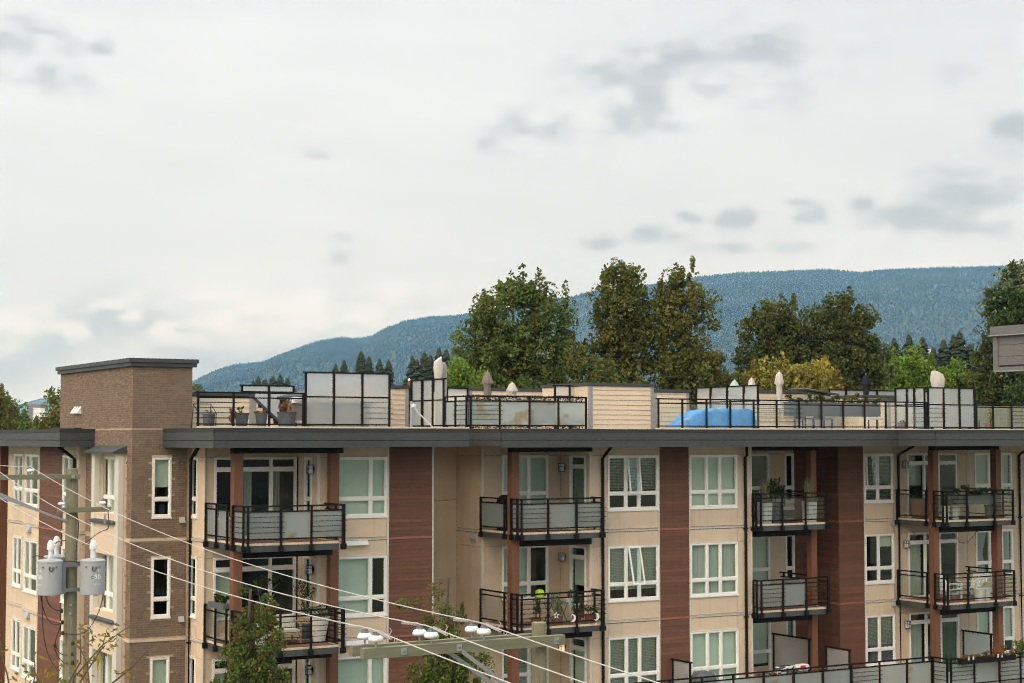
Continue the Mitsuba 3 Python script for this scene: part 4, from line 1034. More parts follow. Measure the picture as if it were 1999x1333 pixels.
for a, z, r, n in cl:
    for _ in range(n):
        c = W(a + rng.normal() * r, z + rng.normal() * r * .8, rng.normal() * .12)
        t = rng.normal(size=3) * np.array([1, 1, .6]) - np.array([0, 0, .7]); t /= np.linalg.norm(t); b_ = np.cross(t, rng.normal(size=3)); b_ /= np.linalg.norm(b_); nn = np.cross(t, b_)
        L_ = rng.uniform(.028, .045); wd = L_ * .34
        col = np.array([[.30, .24, .03], [.18, .19, .04], [.36, .25, .02], [.13, .15, .04], [.26, .15, .03]][rng.integers(5)]) * rng.uniform(.8, 1.15)
        lb.add([c, c + t * L_ * .8 + b_ * wd + nn * .006, c + t * L_ * 2 - nn * .008, c + t * L_ * .8 - b_ * wd + nn * .006, c + t * L_ * .9], [(0, 1, 4), (1, 2, 4), (2, 3, 4), (3, 0, 4)], col)
put('trunk', tb, 'bark', q, smooth=40); put('leaf', lb, 'leaf', q, kind='stuff')


# ---------------------------------------------------------------- conifers: three patterns, set out as single trees
def conifer(hh, r, seed, dense=1.0):
    rng = np.random.default_rng(seed); mb = MB(); c0 = []
    nb = int(1250 * dense)
    z = hh * (.10 + .90 * rng.random(nb) ** .85); L = r * (1 - z / hh) ** .8 * (.40 + .75 * rng.random(nb) ** 1.5) + .12; a = rng.random(nb) * 6.283
    d = np.stack([np.cos(a), np.sin(a), -.28 - .25 * rng.random(nb)], -1); side = np.stack([-np.sin(a), np.cos(a), 0 * a], -1)
    p = np.stack([0 * a, 0 * a, z], -1); t = p + d * L[:, None]; w = (.13 * L + .09)[:, None]
    mid = p + d * L[:, None] * .6
    v = np.stack([p + [0, 0, .25], mid + side * w, t, mid - side * w, mid + [0, 0, .18], mid - np.array([0, 0, .35]) - d * .1], 1).reshape(-1, 3)
    i = np.arange(nb)[:, None] * 6
    f = np.concatenate([i + [[0, 1, 4]], i + [[1, 2, 4]], i + [[2, 3, 4]], i + [[3, 0, 4]], i + [[1, 5, 3]]])
    col = np.array([.026, .042, .024]) * (.7 + .7 * rng.random((nb, 1))) + np.array([.008, .006, 0]) * rng.random((nb, 1))
    mb.add(v, f, np.repeat(col, 6, 0))
    return ply(mb), ply(MB().tube([(0, 0, 0), (0, 0, hh * .5), (0, 0, hh)], [r * .09, r * .05, .02], 6))


CON = [conifer(22, 4.2, 50), conifer(22, 3.4, 51), conifer(22, 4.8, 52, 1.2)]


def stand(spots, lab, group):
    for k, (x, y, top, w) in enumerate(spots):
        q = thing('conifer_tree', lab, 'tree', group); c, t = CON[(k * 2 + int(x)) % 3]; s = top / 22
        M = T().translate([x, y, 0]).rotate([0, 0, 1], 47.0 * k).scale([1.9 * w * s, 1.9 * w * s, s])
        put('crown', c, 'needle', q, to_world=M); put('trunk', t, 'bark', q, to_world=M)


def row(dep, l):
    return [(CAM[0] + RV[0] * a + DV[0] * dep, CAM[1] + RV[1] * a + DV[1] * dep, top, w) for a, top, w in l]


# distances across and heights of each tree in metres
stand(row(260, [(-27.0, 23.2, .8), (-25.7, 23.8, .8), (-23.1, 25.1, 1.0), (-21.9, 24.3, .9), (-22.4, 22.8, 1.1), (-20.3, 24.0, .9), (-18.9, 23.8, .9), (-19.6, 22.5, 1.0), (-16.0, 21.2, 1.0), (-14.6, 23.9, 1.0), (-15.3, 24.4, .8), (-13.4, 25.0, 1.0), (-12.5, 24.6, 1.0), (-11.2, 25.6, .9), (-10.1, 25.4, 1.0), (-13.0, 23.0, 1.2)]), 'dark conifer in the clump behind the tall frosted roof screens', 'conifers left of the cottonwoods')
stand(row(220, [(48.2, 23.0, .9), (49.5, 24.8, .9), (51.4, 25.3, .9), (53.2, 24.9, 1.0), (54.6, 23.6, 1.0), (55.9, 24.6, 1.0), (57.2, 25.2, .9), (58.0, 25.6, 1.1), (59.3, 24.0, 1.1), (46.9, 22.2, 1.0), (50.5, 22.8, 1.1), (56.6, 21.6, 1.2), (60.4, 22.6, 1.1)]), 'dark conifer standing behind the bright green trees at right', 'conifers behind the bright green trees')
stand(row(240, [(28.6, 20.5, 1.0), (30.2, 21.6, 1.1), (31.6, 20.4, 1.2), (27.4, 19.4, 1.0), (33.0, 21.0, 1.0)]), 'grey green conifer in the gap between the tall cottonwoods and the close pair', 'conifers in the gap between the big trees')
stand(row(430, [(-67.5, 24.4, 1.0), (-65.5, 26.4, 1.0), (-64.2, 27.5, 1.0), (-62.5, 26.8, 1.1), (-60.5, 27.6, 1.0), (-58.6, 28.0, 1.0), (-56.8, 27.0, 1.1), (-55.0, 24.6, 1.0), (-63.2, 25.0, 1.1), (-59.6, 26.0, 1.1), (-73.0, 19.5, 1.0), (-76.0, 19.0, 1.0), (-70, 20.0, 1.0), (-51, 21.4, .8)]), 'conifer on the low knoll behind the left roof railing', 'conifers on the low knoll')
stand(row(180, [(-54.6, 14.6, 1.0), (-53.0, 14.0, 1.0), (-51.6, 15.0, 1.1), (-50.3, 14.2, 1.0)]), 'dark conifer between the tree at the left edge and the high rise', 'conifers above the left roof edge')

# ---------------------------------------------------------------- a far high rise at the left, and a white tower in front of it
for (cx, cy, w, d, zt, lab, floors, c1, c2) in ((160.0, 556.0, 4.6, 8, 23.7, 'slender grey high rise far away beside the brick tower', 9, 'concrete', 'lead_grey'), (135.0, 460.0, 2.0, 5, 20.6, 'white narrow tower with balconies, in front of the grey high rise', 8, 'white_paint', 'lead_grey')):
    q = thing('high_rise', lab, 'tower block')
    u = RV[:2]; P0, P1 = np.array([cx, cy]) - u * w / 2, np.array([cx, cy]) + u * w / 2
    put('wall', MB().seg(P0, P1, -d / 2, d / 2, 0, zt), c2 if c1 == 'concrete' else c1, q)
    for k in range(floors):
        z = zt - 1.1 - k * 1.25
        put('floor_slab', MB().seg(P0 - u * .15, P1 + u * (1.6 if c1 != 'concrete' else .15), -d / 2, d / 2 + .25, z, z + .34), c1, q)
    put('roof', MB().seg(P0 - u * .1, P1 + u * .1, -d / 2, d / 2 + .2, zt, zt + .3), c1, q)

# ---------------------------------------------------------------- the two wooden utility poles, their lines and transformers
def insulator(parent, x, y, z):
    put('insulator', MB().lathe([(.0, .0), (.012, .0), (.012, .055), (.022, .06)], (x, y, z), 8), 'galvanised', parent, smooth=40)
    k = put('insulator_bell', MB().lathe([(.03, .058), (.068, .062), (.084, .080), (.083, .10), (.070, .122), (.048, .134), (.0, .135)], (x, y, z), 18), 'porcelain', parent, smooth=50)
    put('insulator_cap', MB().lathe([(.046, .132), (.044, .150), (.034, .156), (.036, .172), (.0, .176)], (x, y, z), 14), 'lead_grey', parent, smooth=40)


def pole(name, label, x, y, top, r0, r1, kn):
    q = thing(name, label, 'utility pole')
    zs = np.linspace(0, top, 14); n = 20; rng = np.random.default_rng(kn)
    prof = [(r0 + (r1 - r0) * z / top, z) for z in zs]
    put('shaft', MB().lathe(prof + [(r1 * .92, top + .006), (0, top + .01)], (x, y, 0), n), 'pole_wood', q, smooth=50)
    return q


PL = pole('utility_pole', 'weathered wooden utility pole with transformers and short crossarms at the left', 11.45, -6.40, 11.28, .19, .135, 1)
PR = pole('utility_pole', 'top of a wooden utility pole carrying a long double crossarm in the foreground', 10.50, -29.10, 9.83, .14, .088, 2)
for q, x0, x1, y, z, h in ((PL, 8.35, 11.58, -6.58, 11.04, .115), (PL, 11.06, 12.32, -6.60, 10.26, .115), (PR, 8.13, 10.74, -29.25, 9.575, .118), (PR, 8.13, 10.49, -28.965, 9.575, .118)):
    put('crossarm', MB().box(x0, x1, y - .045, y + .045, z, z + h), 'arm_wood', q)
for x in (10.42, 9.56, 8.72):
    insulator(PL, x, -6.58, 11.155)
for x in (11.15, 12.12):
    insulator(PL, x, -6.60, 10.375)
for x in (8.30, 8.99, 9.67):
    insulator(PR, x, -29.25, 9.693); insulator(PR, x, -28.965, 9.693)
for x in (8.62, 9.32, 10.62):
    put('bolt_plate', MB().box(x - .033, x + .033, -29.305, -29.296, 9.595, 9.672), 'galvanised', PR)
    put('bolt', MB().tube([(x, -29.33, 9.634), (x, -29.29, 9.634)], .011, 8), 'lead_grey', PR)
put('bolt_plate', MB().box(11.36, 11.44, -6.642, -6.632, 11.06, 11.13), 'galvanised', PL)
for q, a, b in ((PL, (8.75, -6.62, 11.03), (11.32, -6.50, 10.05)), (PL, (9.05, -6.52, 11.03), (11.33, -6.42, 10.02)), (PR, (9.35, -29.31, 9.59), (10.42, -29.19, 8.85)), (PR, (9.35, -28.90, 9.57), (10.42, -29.02, 8.80))):
    a, b = np.array(a), np.array(b); s = np.array([0, 0, .028]); t = np.array([0, .012, 0])
    put('brace', MB().add([p + o + w for p in (a, b) for o in (s, -s) for w in (t, -t)], [(0, 1, 3, 2), (4, 6, 7, 5), (0, 4, 5, 1), (2, 3, 7, 6), (0, 2, 6, 4), (1, 5, 7, 3)]), 'galvanised', q)


def span(p, q, sag, n=28):
    s = np.linspace(0, 1, n)[:, None]
    v = np.array(p) * (1 - s) + np.array(q) * s
    v[:, 2] -= sag * 4 * (s * (1 - s))[:, 0]
    return v


for k, (xa, xb, sag, lab) in enumerate(((8.72, 8.30, .42, 'pale overhead line on the insulators at the outer end of the crossarms'), (9.56, 8.99, .44, 'pale overhead line on the middle insulators, sagging beside the outer line'), (10.42, 9.67, .36, 'pale overhead line nearest the poles, the highest of the three in the middle'))):
    q = thing('power_line', lab, 'cable')
    put('wire', MB().tube(np.vstack([span((xa + .3, 16.0, 11.9), (xa, -6.58, 11.335), .2, 12)[:-1], span((xa, -6.58, 11.335), (xb, -28.965, 9.882), sag)[:-1], [(xb, -29.1, 9.884)], span((xb, -29.25, 9.876), (xb + .15, -50, 9.25), .28, 20)]),   .0068, 7), 'cable_pale', q, smooth=40)
    # spiral ties on either side of the paired insulators
    for y0, y1 in ((-29.30, -29.62), (-28.90, -28.52)):
        t = np.linspace(0, 1, 60); zz = 9.878 - (.045 if y0 < -29 else .02) * t
        put('tie_wire', MB().tube(np.stack([xb + .015 * np.cos(t * 50), y0 + (y1 - y0) * t, zz + .015 * np.sin(t * 50)], -1), .006, 4), 'cable_pale', q)
    put('tie_wire', MB().tube([(xb, -29.58, 9.86), (xb + .02, -29.6, 9.91), (xb - .01, -29.61, 9.94)], .005, 5), 'cable_pale', q)
    a = np.linspace(0, 6.28, 14)
    put('tie_wire', MB().tube(np.stack([xb + .02 + .018 * np.cos(a), 0 * a - 29.7, 9.815 + .022 * np.sin(a)], -1), .005, 5), 'cable_pale', q)


def on_can(mesh, cx, cy, r, ang, z):
    """Wraps flat lettering round a can of radius r, its middle at bearing ang."""
    v = np.array(mesh.vertices); v[:, 0] -= (v[:, 0].min() + v[:, 0].max()) / 2
    a = ang + v[:, 0] / r; rr = r + .001 + v[:, 2]
    return MB().add(np.stack([cx + rr * np.cos(a), cy + rr * np.sin(a), z + v[:, 1]], -1), mesh.faces)


FACE = math.atan2(-46.3 + 6.8, -11.3)
for x, y, lab, turn, z0 in ((10.93, -6.50, 'left grey transformer can hanging on the utility pole', -1.05, 8.36), (11.83, -6.86, 'right grey transformer can with white numbers, on the utility pole', .33, 8.36), (11.20, -6.02, 'third grey transformer can, mostly hidden behind the utility pole', 1.2, 8.42)):
    q = thing('transformer', lab, 'transformer'); r = .285
    put('tank', MB().lathe([(0, 0), (r * .97, 0), (r, .02), (r, .745), (r * 1.03, .75), (r * 1.03, .785), (r * .9, .81), (r * .3, .835), (0, .838)], (x, y, z0), 36), 'tank_paint', q, smooth=35)
    bx, by = x + .02, y + .05
    put('bushing', MB().lathe([(.05, .80)] + [(rr, .84 + i * .028) for i in range(7) for rr in (.055, .072, .055)] + [(.06, 1.05)], (bx, by, z0), 14), 'porcelain', q, smooth=30)
    put('bushing_hood', MB().lathe([(.085, 1.04), (.088, 1.12), (.07, 1.20), (.045, 1.25), (.0, 1.27)], (bx, by, z0), 14).tube([(bx, by, z0 + 1.16), (bx + .09, by - .04, z0 + 1.14)], .03, 8), 'white_paint', q, smooth=40)
    for s in (-.55, .0, .5):
        a = FACE + s
        put('terminal', MB().tube([(x + r * math.cos(a), y + r * math.sin(a), z0 + .66), (x + (r + .05) * math.cos(a), y + (r + .05) * math.sin(a), z0 + .65)], .016, 8), 'lead_grey', q)
    put('handle', MB().tube([(x + (r + .02) * math.cos(FACE + b), y + (r + .02) * math.sin(FACE + b), z0 + zz) for b, zz in ((-.05, .66), (-.02, .58), (.1, .555), (.22, .58), (.25, .66))], .012, 6), 'cable_dark', q, smooth=40)
    put('drop_plate', MB().box(x - .05, x + .05, y - r * .9 - .0, y - r * .9 + .01, z0 - .03, z0), 'tank_paint', q)
    if turn < 1:
        for txt, h, z, dt in (('1983', .042, .545, .06), ('50', .095, .375, .06), ('7.2/14.4', .036, .225, .04)):
            put('lettering', on_can(meshkit.text_mesh(txt, h, .001, bold=h > .05), x, y, r, FACE + turn + dt, z0 + z), 'white_paint', q)
        ring = MB(); a = np.linspace(0, 6.283, 24, endpoint=False)
        o = np.stack([.052 * np.cos(a), .036 * np.sin(a)], 1); w = np.stack([.036 * np.cos(a), .023 * np.sin(a)], 1)
        m = trimesh.creation.extrude_polygon(sg.Polygon(o, [w]), .001, engine='earcut')
        mat('emblem_green', (.02, .12, .09), .5) if 'emblem_green' not in scene else None
        put('emblem', on_can(m, x, y, r, FACE + turn - .30, z0 + .41), 'emblem_green', q)
        for s in (-.010, .010):
            put('emblem_leaf', on_can(trimesh.creation.extrude_polygon(sg.Point(s, 0).buffer(.011), .001, engine='earcut'), x, y, r, FACE + turn - .30 + s / r, z0 + .41), 'white_paint', q)
# bracket frame and the service loops
put('bracket', MB().box(11.16, 11.26, -6.66, -6.56, 8.38, 9.10).box(11.26, 11.62, -6.66, -6.60, 9.0, 9.10).box(11.26, 11.62, -6.66, -6.60, 8.42, 8.50), 'lead_grey', PL)
OP = np.array([11.45, -6.62, 0])
for c in ([(-0.771, 9.059), (-0.80, 8.7), (-0.736, 8.305), (-0.713, 7.688), (-0.622, 7.119), (-0.462, 6.770), (-0.301, 6.613)], [(-.77, 9.0), (-0.759, 8.324), (-0.645, 7.871), (-0.462, 7.665), (-0.234, 7.710)], [(-.66, 8.5), (-0.645, 8.324), (-0.554, 8.099), (-0.257, 7.975)], [(0.69, 9.1), (0.699, 9.011), (0.723, 8.601), (0.635, 8.059), (0.407, 7.601), (0.178, 7.436), (-0.188, 7.448)],
          [(-0.234, 7.710), (-0.374, 7.348), (-0.398, 7.185), (-0.325, 7.023), (-0.096, 6.956)], [(-0.398, 7.167), (-0.349, 6.938), (-0.234, 6.794), (-0.096, 6.758)], [(-0.482, 9.505), (-0.325, 9.590), (-0.169, 9.614)], [(0.217, 9.505), (0.398, 9.650), (0.639, 9.819), (0.795, 9.891), (.80, 10.3)], [(-0.928, 9.204), (-0.747, 9.228), (-0.446, 9.120), (-0.181, 9.120), (0.157, 9.096), (0.313, 8.999)], [(.05, 10.25), (.10, 9.9), (.06, 9.5), (.09, 9.1)]):
    t = np.linspace(0, 1, len(c)); tt = np.linspace(0, 1, 26)
    from scipy.interpolate import CubicSpline, PchipInterpolator
    cs = (CubicSpline if len(c) > 3 else PchipInterpolator)(t, np.array(c))
    v = cs(tt)
    put('drop_cable', MB().tube(OP + RV * v[:, :1] + DV * (-.10 + .12 * np.sin(tt * 3))[:, None] + np.array([0, 0, 1.0]) * v[:, 1:2], .011, 6), 'cable_dark', PL, smooth=40)
for a, z in ((-.257, 7.975), (-.234, 7.71), (-.22, 7.46), (-.398, 7.18), (.02, 6.98), (.02, 6.77), (.02, 7.22)):
    p = OP + RV * a - DV * .05
    put('cable_clamp', MB().lathe([(0, -.05), (.035, -.045), (.04, 0), (.03, .045), (0, .05)], (p[0], p[1], z), 8), 'cable_dark', PL, smooth=40)
for z in (8.1, 7.9, 6.4):
    put('bolt', MB().tube([(11.40, -6.60, z), (11.40, -6.50, z)], .03, 10), 'galvanised', PL)
# suspended spring insulator string beside the window box
put('insulator_string', MB().lathe([(.012, 0)] + [(rr, .03 + i * .035) for i in range(7) for rr in (.02, .05, .02)] + [(.012, .3)], (12.15, -6.7, 9.95), 10), 'galvanised', PL, smooth=40)

# ---------------------------------------------------------------- the neighbouring building whose grey parapet box reaches into view at the right
q = thing('neighbouring_building', 'grey panelled corner of the building across the street at the right edge', 'building')
mat('grey_cladding', tone((.155, .150, .150), .08, (.5, .5, 4), .05), .6)
mat('grey_flashing', (.30, .30, .31), .5)
nx, ny = 21.02, -26.25
put('core', MB().box(nx + .05, nx + 4, ny - 16, ny - .02, 13.16, 13.84), 'grey_cladding', q)
for i, (z0, z1) in enumerate(((13.17, 13.33), (13.336, 13.52), (13.526, 13.70))):
    put('cladding_board', MB().seg((nx, ny - .10), (nx, ny - 16), .0, .06, z0 + (.10 if i == 0 else 0), z1) if False else MB().box(nx - .012 + .004 * i, nx + .05, ny - 16, ny - .10, z0 if i else 13.19, z1), 'grey_cladding', q)
put('corner_board', MB().box(nx - .03, nx + .06, ny - .10, ny, 13.10, 13.70), 'grey_cladding', q)
put('roof_edge', MB().box(nx - .06, nx + 4, ny - 16, ny + .03, 13.70, 13.83).box(nx - .075, nx + .1, ny - 16, ny + .04, 13.665, 13.70), 'grey_cladding', q)
put('flashing', MB().box(nx - .085, nx - .04, ny - 16, ny + .04, 13.672, 13.686).box(nx - .05, nx + .2, ny - 16, ny - .04, 13.085, 13.10), 'grey_flashing', q)
put('soffit', MB().box(nx - .04, nx + 4, ny - 16, ny - .03, 13.10, 13.16), 'grey_cladding', q)
put('wall', MB().box(nx + 1.6, nx + 12, ny - 16, ny - 1.2, 0, 13.1), 'grey_cladding', q)

# ---------------------------------------------------------------- things on the balconies and roof terraces
mat('teak', tone((.42, .26, .12), .12, (9, 9, 9), .06), .6); mat('cushion', (.62, .58, .52), .95); mat('pot_white', tone((.66, .66, .64), .06), .5); mat('pot_grey', tone((.10, .11, .12), .10), .6)
mat('terracotta', (.22, .075, .045), .8); mat('navy_cloth', (.012, .014, .030), .9); mat('cream_cloth', tone((.58, .55, .50), .06), .9); mat('taupe_cloth', (.22, .19, .17), .9); mat('pale_green_cloth', (.42, .56, .54), .9)
mat('lime_plastic', (.45, .62, .04), .4); mat('teal_box', (.05, .16, .20), .6); mat('cabinet_wood', tone((.21, .10, .065), .2, (2, 2, 14), .1), .7); mat('plastic_white', (.78, .79, .80), .35)


def tarp_fn(p, n, uv):
    g = noise(p.x * 30, p.y * 30, p.z * 30)
    return mix(mi.Color3f(.02, .20, .58), mi.Color3f(.08, .38, .80), g * .5 + fbm(p.x * 3, p.y * 3, p.z * 3) * .5)


mat('tarp', proc(tarp_fn), .45)


def pot(label, x, y, z, r0, r1, h, m, cat='planter', square=False, group=None, name='planter'):
    q = thing(name, label, cat, group)
    if square:
        mb = MB()
        for a, b in ((-1, 1),):
            mb.add([(x + sx * r, y + sy * r, z + zz) for r, zz in ((r0, 0), (r1, h), (r1 - .03, h), (r1 - .03, h - .05)) for sx, sy in ((-1, -1), (1, -1), (1, 1), (-1, 1))],
                   [(4 * k + i, 4 * k + (i + 1) % 4, 4 * k + 4 + (i + 1) % 4, 4 * k + 4 + i) for k in range(3) for i in range(4)] + [(12, 13, 14, 15)])
        put('body', mb, m, q)
    else:
        put('body', MB().lathe([(0, 0), (r0, 0), (r0 + (r1 - r0) * .5, h * .5), (r1, h), (r1 + .015, h), (r1 + .015, h - .02), (r1 - .03, h - .03), (0, h - .05)], (x, y, z), 22), m, q, smooth=35)
    return q


def plant(parent, x, y, z, w, h, n, size, pal, seed, kind='bush', name='foliage', flower=None):
    """Leaves in a loose clump (bush), blades (grass) or leaves on stems (stems), as a part of parent."""
    rng = np.random.default_rng(seed); mb = MB(); P = np.array(pal)
    if kind == 'grass':
        for _ in range(n):
            a = rng.random() * 6.28; L = h * rng.uniform(.6, 1.1); lean = rng.uniform(.05, .55); b0 = np.array([x + rng.normal() * w * .3, y + rng.normal() * w * .3, z]); d = np.array([math.cos(a), math.sin(a), 0]); sd = np.array([-d[1], d[0], 0]) * .012
            p1 = b0 + d * L * lean * .3 + [0, 0, L * .6]; p2 = b0 + d * L * lean + [0, 0, L * (1 - lean * .35)]
            mb.add([b0 - sd, b0 + sd, p1 + sd, p1 - sd, p2], [(0, 1, 2), (0, 2, 3), (3, 2, 4)], P[rng.integers(len(P))] * rng.uniform(.8, 1.2))
        return put(name, mb, 'leaf', parent)
    d = rng.normal(size=(n, 3)); d /= np.linalg.norm(d, axis=1, keepdims=True); r = rng.random((n, 1)) ** .45
    k = max(3, n // 25); cc = rng.normal(size=(k, 3)); cc *= (.75 * rng.random((k, 1)) ** .4) / np.linalg.norm(cc, axis=1, keepdims=True)
    c = cc[rng.integers(k, size=n)] + d * r * .36
    c = c * np.array([w / 2, w / 2, h / 2]) + [x, y, z + h / 2]
    leaf_faces(mb, c, size, P[rng.integers(len(P), size=n)] * rng.uniform(.75, 1.25, (n, 1)), rng)
    key = put(name, mb, 'leaf', parent)
    st = MB()
    for q_ in c[rng.choice(n, min(n, 7), replace=False)]:
        st.tube([(x, y, z - .03), ((x + q_[0]) / 2 + rng.normal() * .02, (y + q_[1]) / 2, (z + q_[2]) / 2), q_], [.012, .009, .004], 4)
    put('stem', st, 'bark', parent)
    if flower is not None:
        fb = MB(); m = n // 3; leaf_faces(fb, c[rng.choice(n, m, replace=False)] + rng.normal(size=(m, 3)) * .02 + [0, 0, .02], size * .8, np.repeat(np.array([flower]), m, 0) * rng.uniform(.85, 1.1, (m, 1)), rng)
        put('flowers', fb, 'leaf', parent)
    return key


GREEN = [(.06, .11, .03), (.09, .14, .03), (.04, .08, .025), (.12, .15, .05)]
DARKG = [(.03, .06, .02), (.045, .08, .022), (.06, .09, .03)]
GRASS = [(.32, .34, .20), (.24, .28, .14), (.42, .42, .30)]
RUST = [(.30, .12, .05), (.36, .17, .08), (.22, .10, .05), (.16, .14, .05)]
REDP = [(.26, .04, .05), (.34, .10, .09), (.20, .03, .04)]
F4, F3, F2_ = FLOOR[4], FLOOR[3], tz
# balcony of the armchair (third floor, left)
q = thing('armchair', 'wooden armchair with pale cushions on the balcony behind the columnar tree', 'chair')
ax, ay = 19.42, -.45
for sx in (-.33, .30):
    put('arm_frame', MB().box(ax + sx, ax + sx + .045, ay - .34, ay - .29, F3, F3 + .60).box(ax + sx, ax + sx + .045, ay + .27, ay + .32, F3, F3 + .62).box(ax + sx - .01, ax + sx + .055, ay - .36, ay + .34, F3 + .60, F3 + .64).box(ax + sx, ax + sx + .045, ay - .29, ay + .27, F3 + .24, F3 + .31), 'teak', q)
put('seat_frame', MB().box(ax - .285, ax + .30, ay - .33, ay + .30, F3 + .25, F3 + .31), 'teak', q)
put('back_rail', MB().box(ax - .285, ax + .30, ay + .27, ay + .31, F3 + .36, F3 + .44).box(ax - .285, ax + .30, ay + .29, ay + .33, F3 + .62, F3 + .72), 'teak', q)
put('seat_cushion', MB().box(ax - .27, ax + .285, ay - .33, ay + .22, F3 + .312, F3 + .42), 'cushion', q)
put('back_cushion', MB().add([(ax + x_, ay + y_, F3 + z_) for x_ in (-.27, .285) for y_, z_ in ((.10, .425), (.255, .425), (.30, .80), (.17, .82))], [(0, 1, 2, 3), (7, 6, 5, 4), (0, 4, 5, 1), (1, 5, 6, 2), (2, 6, 7, 3), (3, 7, 4, 0)]), 'cushion', q)
q = pot('tall grey tapered planter full of small white flowers beside the armchair', 20.33, -.75, F3, .16, .30, .74, 'pot_white'); plant(q, 20.33, -.75, F3 + .70, .85, .42, 330, .035, GREEN, 3, flower=(.62, .60, .66))
q = pot('slim pale planter half hidden by the columnar tree', 18.42, -.95, F3, .12, .19, .66, 'pot_white'); plant(q, 18.42, -.95, F3 + .62, .5, .35, 140, .035, GREEN, 4, flower=(.6, .6, .62))
q = pot('potted sapling with thin bare stem in front of the dark sliding door', 19.0, .55, F3, .16, .22, .40, 'pot_grey'); plant(q, 18.95, .55, F3 + 1.35, 1.3, .75, 150, .045, GREEN, 5)
put('stem', MB().tube([(19.0, .55, F3 + .35), (19.06, .55, F3 + 1.0), (18.9, .55, F3 + 1.75)], [.02, .016, .008], 6).tube([(19.05, .55, F3 + 1.1), (19.4, .5, F3 + 1.5), (19.62, .5, F3 + 1.65)], [.014, .01, .005], 5), 'pale_bark', q)
q = pot('potted climber with red leaves beside the sapling', 18.45, -.1, F3, .15, .2, .4, 'pot_grey'); plant(q, 18.45, -.1, F3 + .4, .5, 1.0, 130, .05, [(.30, .08, .04), (.12, .12, .04), (.25, .10, .05)], 6)
q = pot('tall leafy potted tree under the wall lamp of the armchair balcony', 20.35, .35, F3, .16, .22, .42, 'pot_grey'); plant(q, 20.38, .35, F3 + .75, .75, 1.25, 300, .036, GREEN + [(.20, .10, .05)], 7)
q = thing('planter', 'long dark planter box on the left railing of the armchair balcony', 'planter'); put('body', MB().box(17.56, 17.80, -.30, .95, F3 + 1.02, F3 + 1.18), 'pot_grey', q); plant(q, 17.68, .55, F3 + 1.15, .45, .32, 130, .05, DARKG + [(.28, .24, .12)], 8); plant(q, 17.68, -.05, F3 + 1.15, .4, .28, 130, .045, DARKG, 9)
q = thing('side_table', 'small blue table top on the top floor balcony beside the tower', 'table'); put('top', MB().box(18.9, 19.45, -.6, -.2, F4 + .82, F4 + .86), 'pot_grey', q); put('leg', MB().box(19.1, 19.2, -.45, -.35, F4, F4 + .82), 'black_metal', q)
# second bay
q = thing('barbecue', 'rounded black covered barbecue on the top floor balcony of the middle bay', 'barbecue')
put('cover', MB().lathe([(.34, 0), (.36, .2), (.37, .85), (.33, 1.02), (.22, 1.12), (0, 1.14)], (27.62, .95, F4), 18, 1, .8), 'black_metal', q, smooth=40)
q = thing('watering_can', 'lime green lantern shaped pot on the balcony railing', 'pot'); put('body', MB().lathe([(.03, 0), (.12, .04), (.16, .16), (.13, .27), (.05, .31), (0, .31)], (28.42, .25, F3 + .78), 16), 'lime_plastic', q, smooth=40); put('stand', MB().tube([(28.42, .25, F3), (28.42, .25, F3 + .79)], .02, 6), 'black_metal', q)
q = thing('folding_table', 'folding bistro table with crossed legs on the plant filled balcony', 'table')
put('top', MB().box(28.75, 29.45, .15, .65, F3 + .60, F3 + .63), 'pot_grey', q)
for y_ in (.18, .60):
    for xx in (28.8, 29.12):
        put('leg', MB().tube([(xx, y_, F3), (xx + .30, y_, F3 + .6)], .014, 5), 'black_metal', q); put('leg', MB().tube([(xx + .30, y_, F3), (xx, y_, F3 + .6)], .014, 5), 'black_metal', q)
q = thing('folded_chair', 'wooden folded chair leaning at the left end of the plant filled balcony', 'chair')
for o in (0, .36):
    put('side_rail', MB().tube([(27.62, 1.45 - o, F3 + .86), (27.95, 1.35 - o, F3 + .02)], .022, 6), 'teak', q)
for k in range(6):
    put('slat', MB().tube([(27.66 + k * .05, 1.43, F3 + .78 - k * .13), (27.66 + k * .05, 1.07, F3 + .78 - k * .13)], .02, 4), 'teak', q)
q = pot('white hanging pot on the folding table balcony', 29.55, .35, F3 + .55, .06, .10, .2, 'pot_white', name='flower_pot'); plant(q, 29.55, .35, F3 + .74, .5, .35, 90, .035, GREEN, 12)
for x, y, w, h, n, lab, s, pal in ((28.0, -.2, .55, .75, 220, 'bushy green plant at the left of the folding table', 13, GREEN), (28.78, -.25, .42, .7, 240, 'yellow green plant right behind the first railing post', 14, [(.16, .22, .03), (.10, .17, .03)]), (29.72, .1, .5, 1.15, 190, 'tall thin plant before the white balcony door', 15, DARKG + GREEN), (29.95, -.3, .7, .4, 160, 'low dark plants in the terracotta trough by the downpipe', 16, DARKG)):
    q = pot(lab, x, y, F3, .12, .17, .26, 'terracotta', name='potted_plant', cat='plant'); plant(q, x, y, F3 + .24, w, h, n, .035, pal, s)
q = pot('spiky pale dracaena on the folding table', 29.0, .35, F3 + .63, .06, .09, .12, 'pot_grey', name='potted_plant', cat='plant'); plant(q, 29.0, .35, F3 + .7, .1, .42, 26, .03, [(.42, .44, .34), (.25, .30, .16)], 17, 'grass')


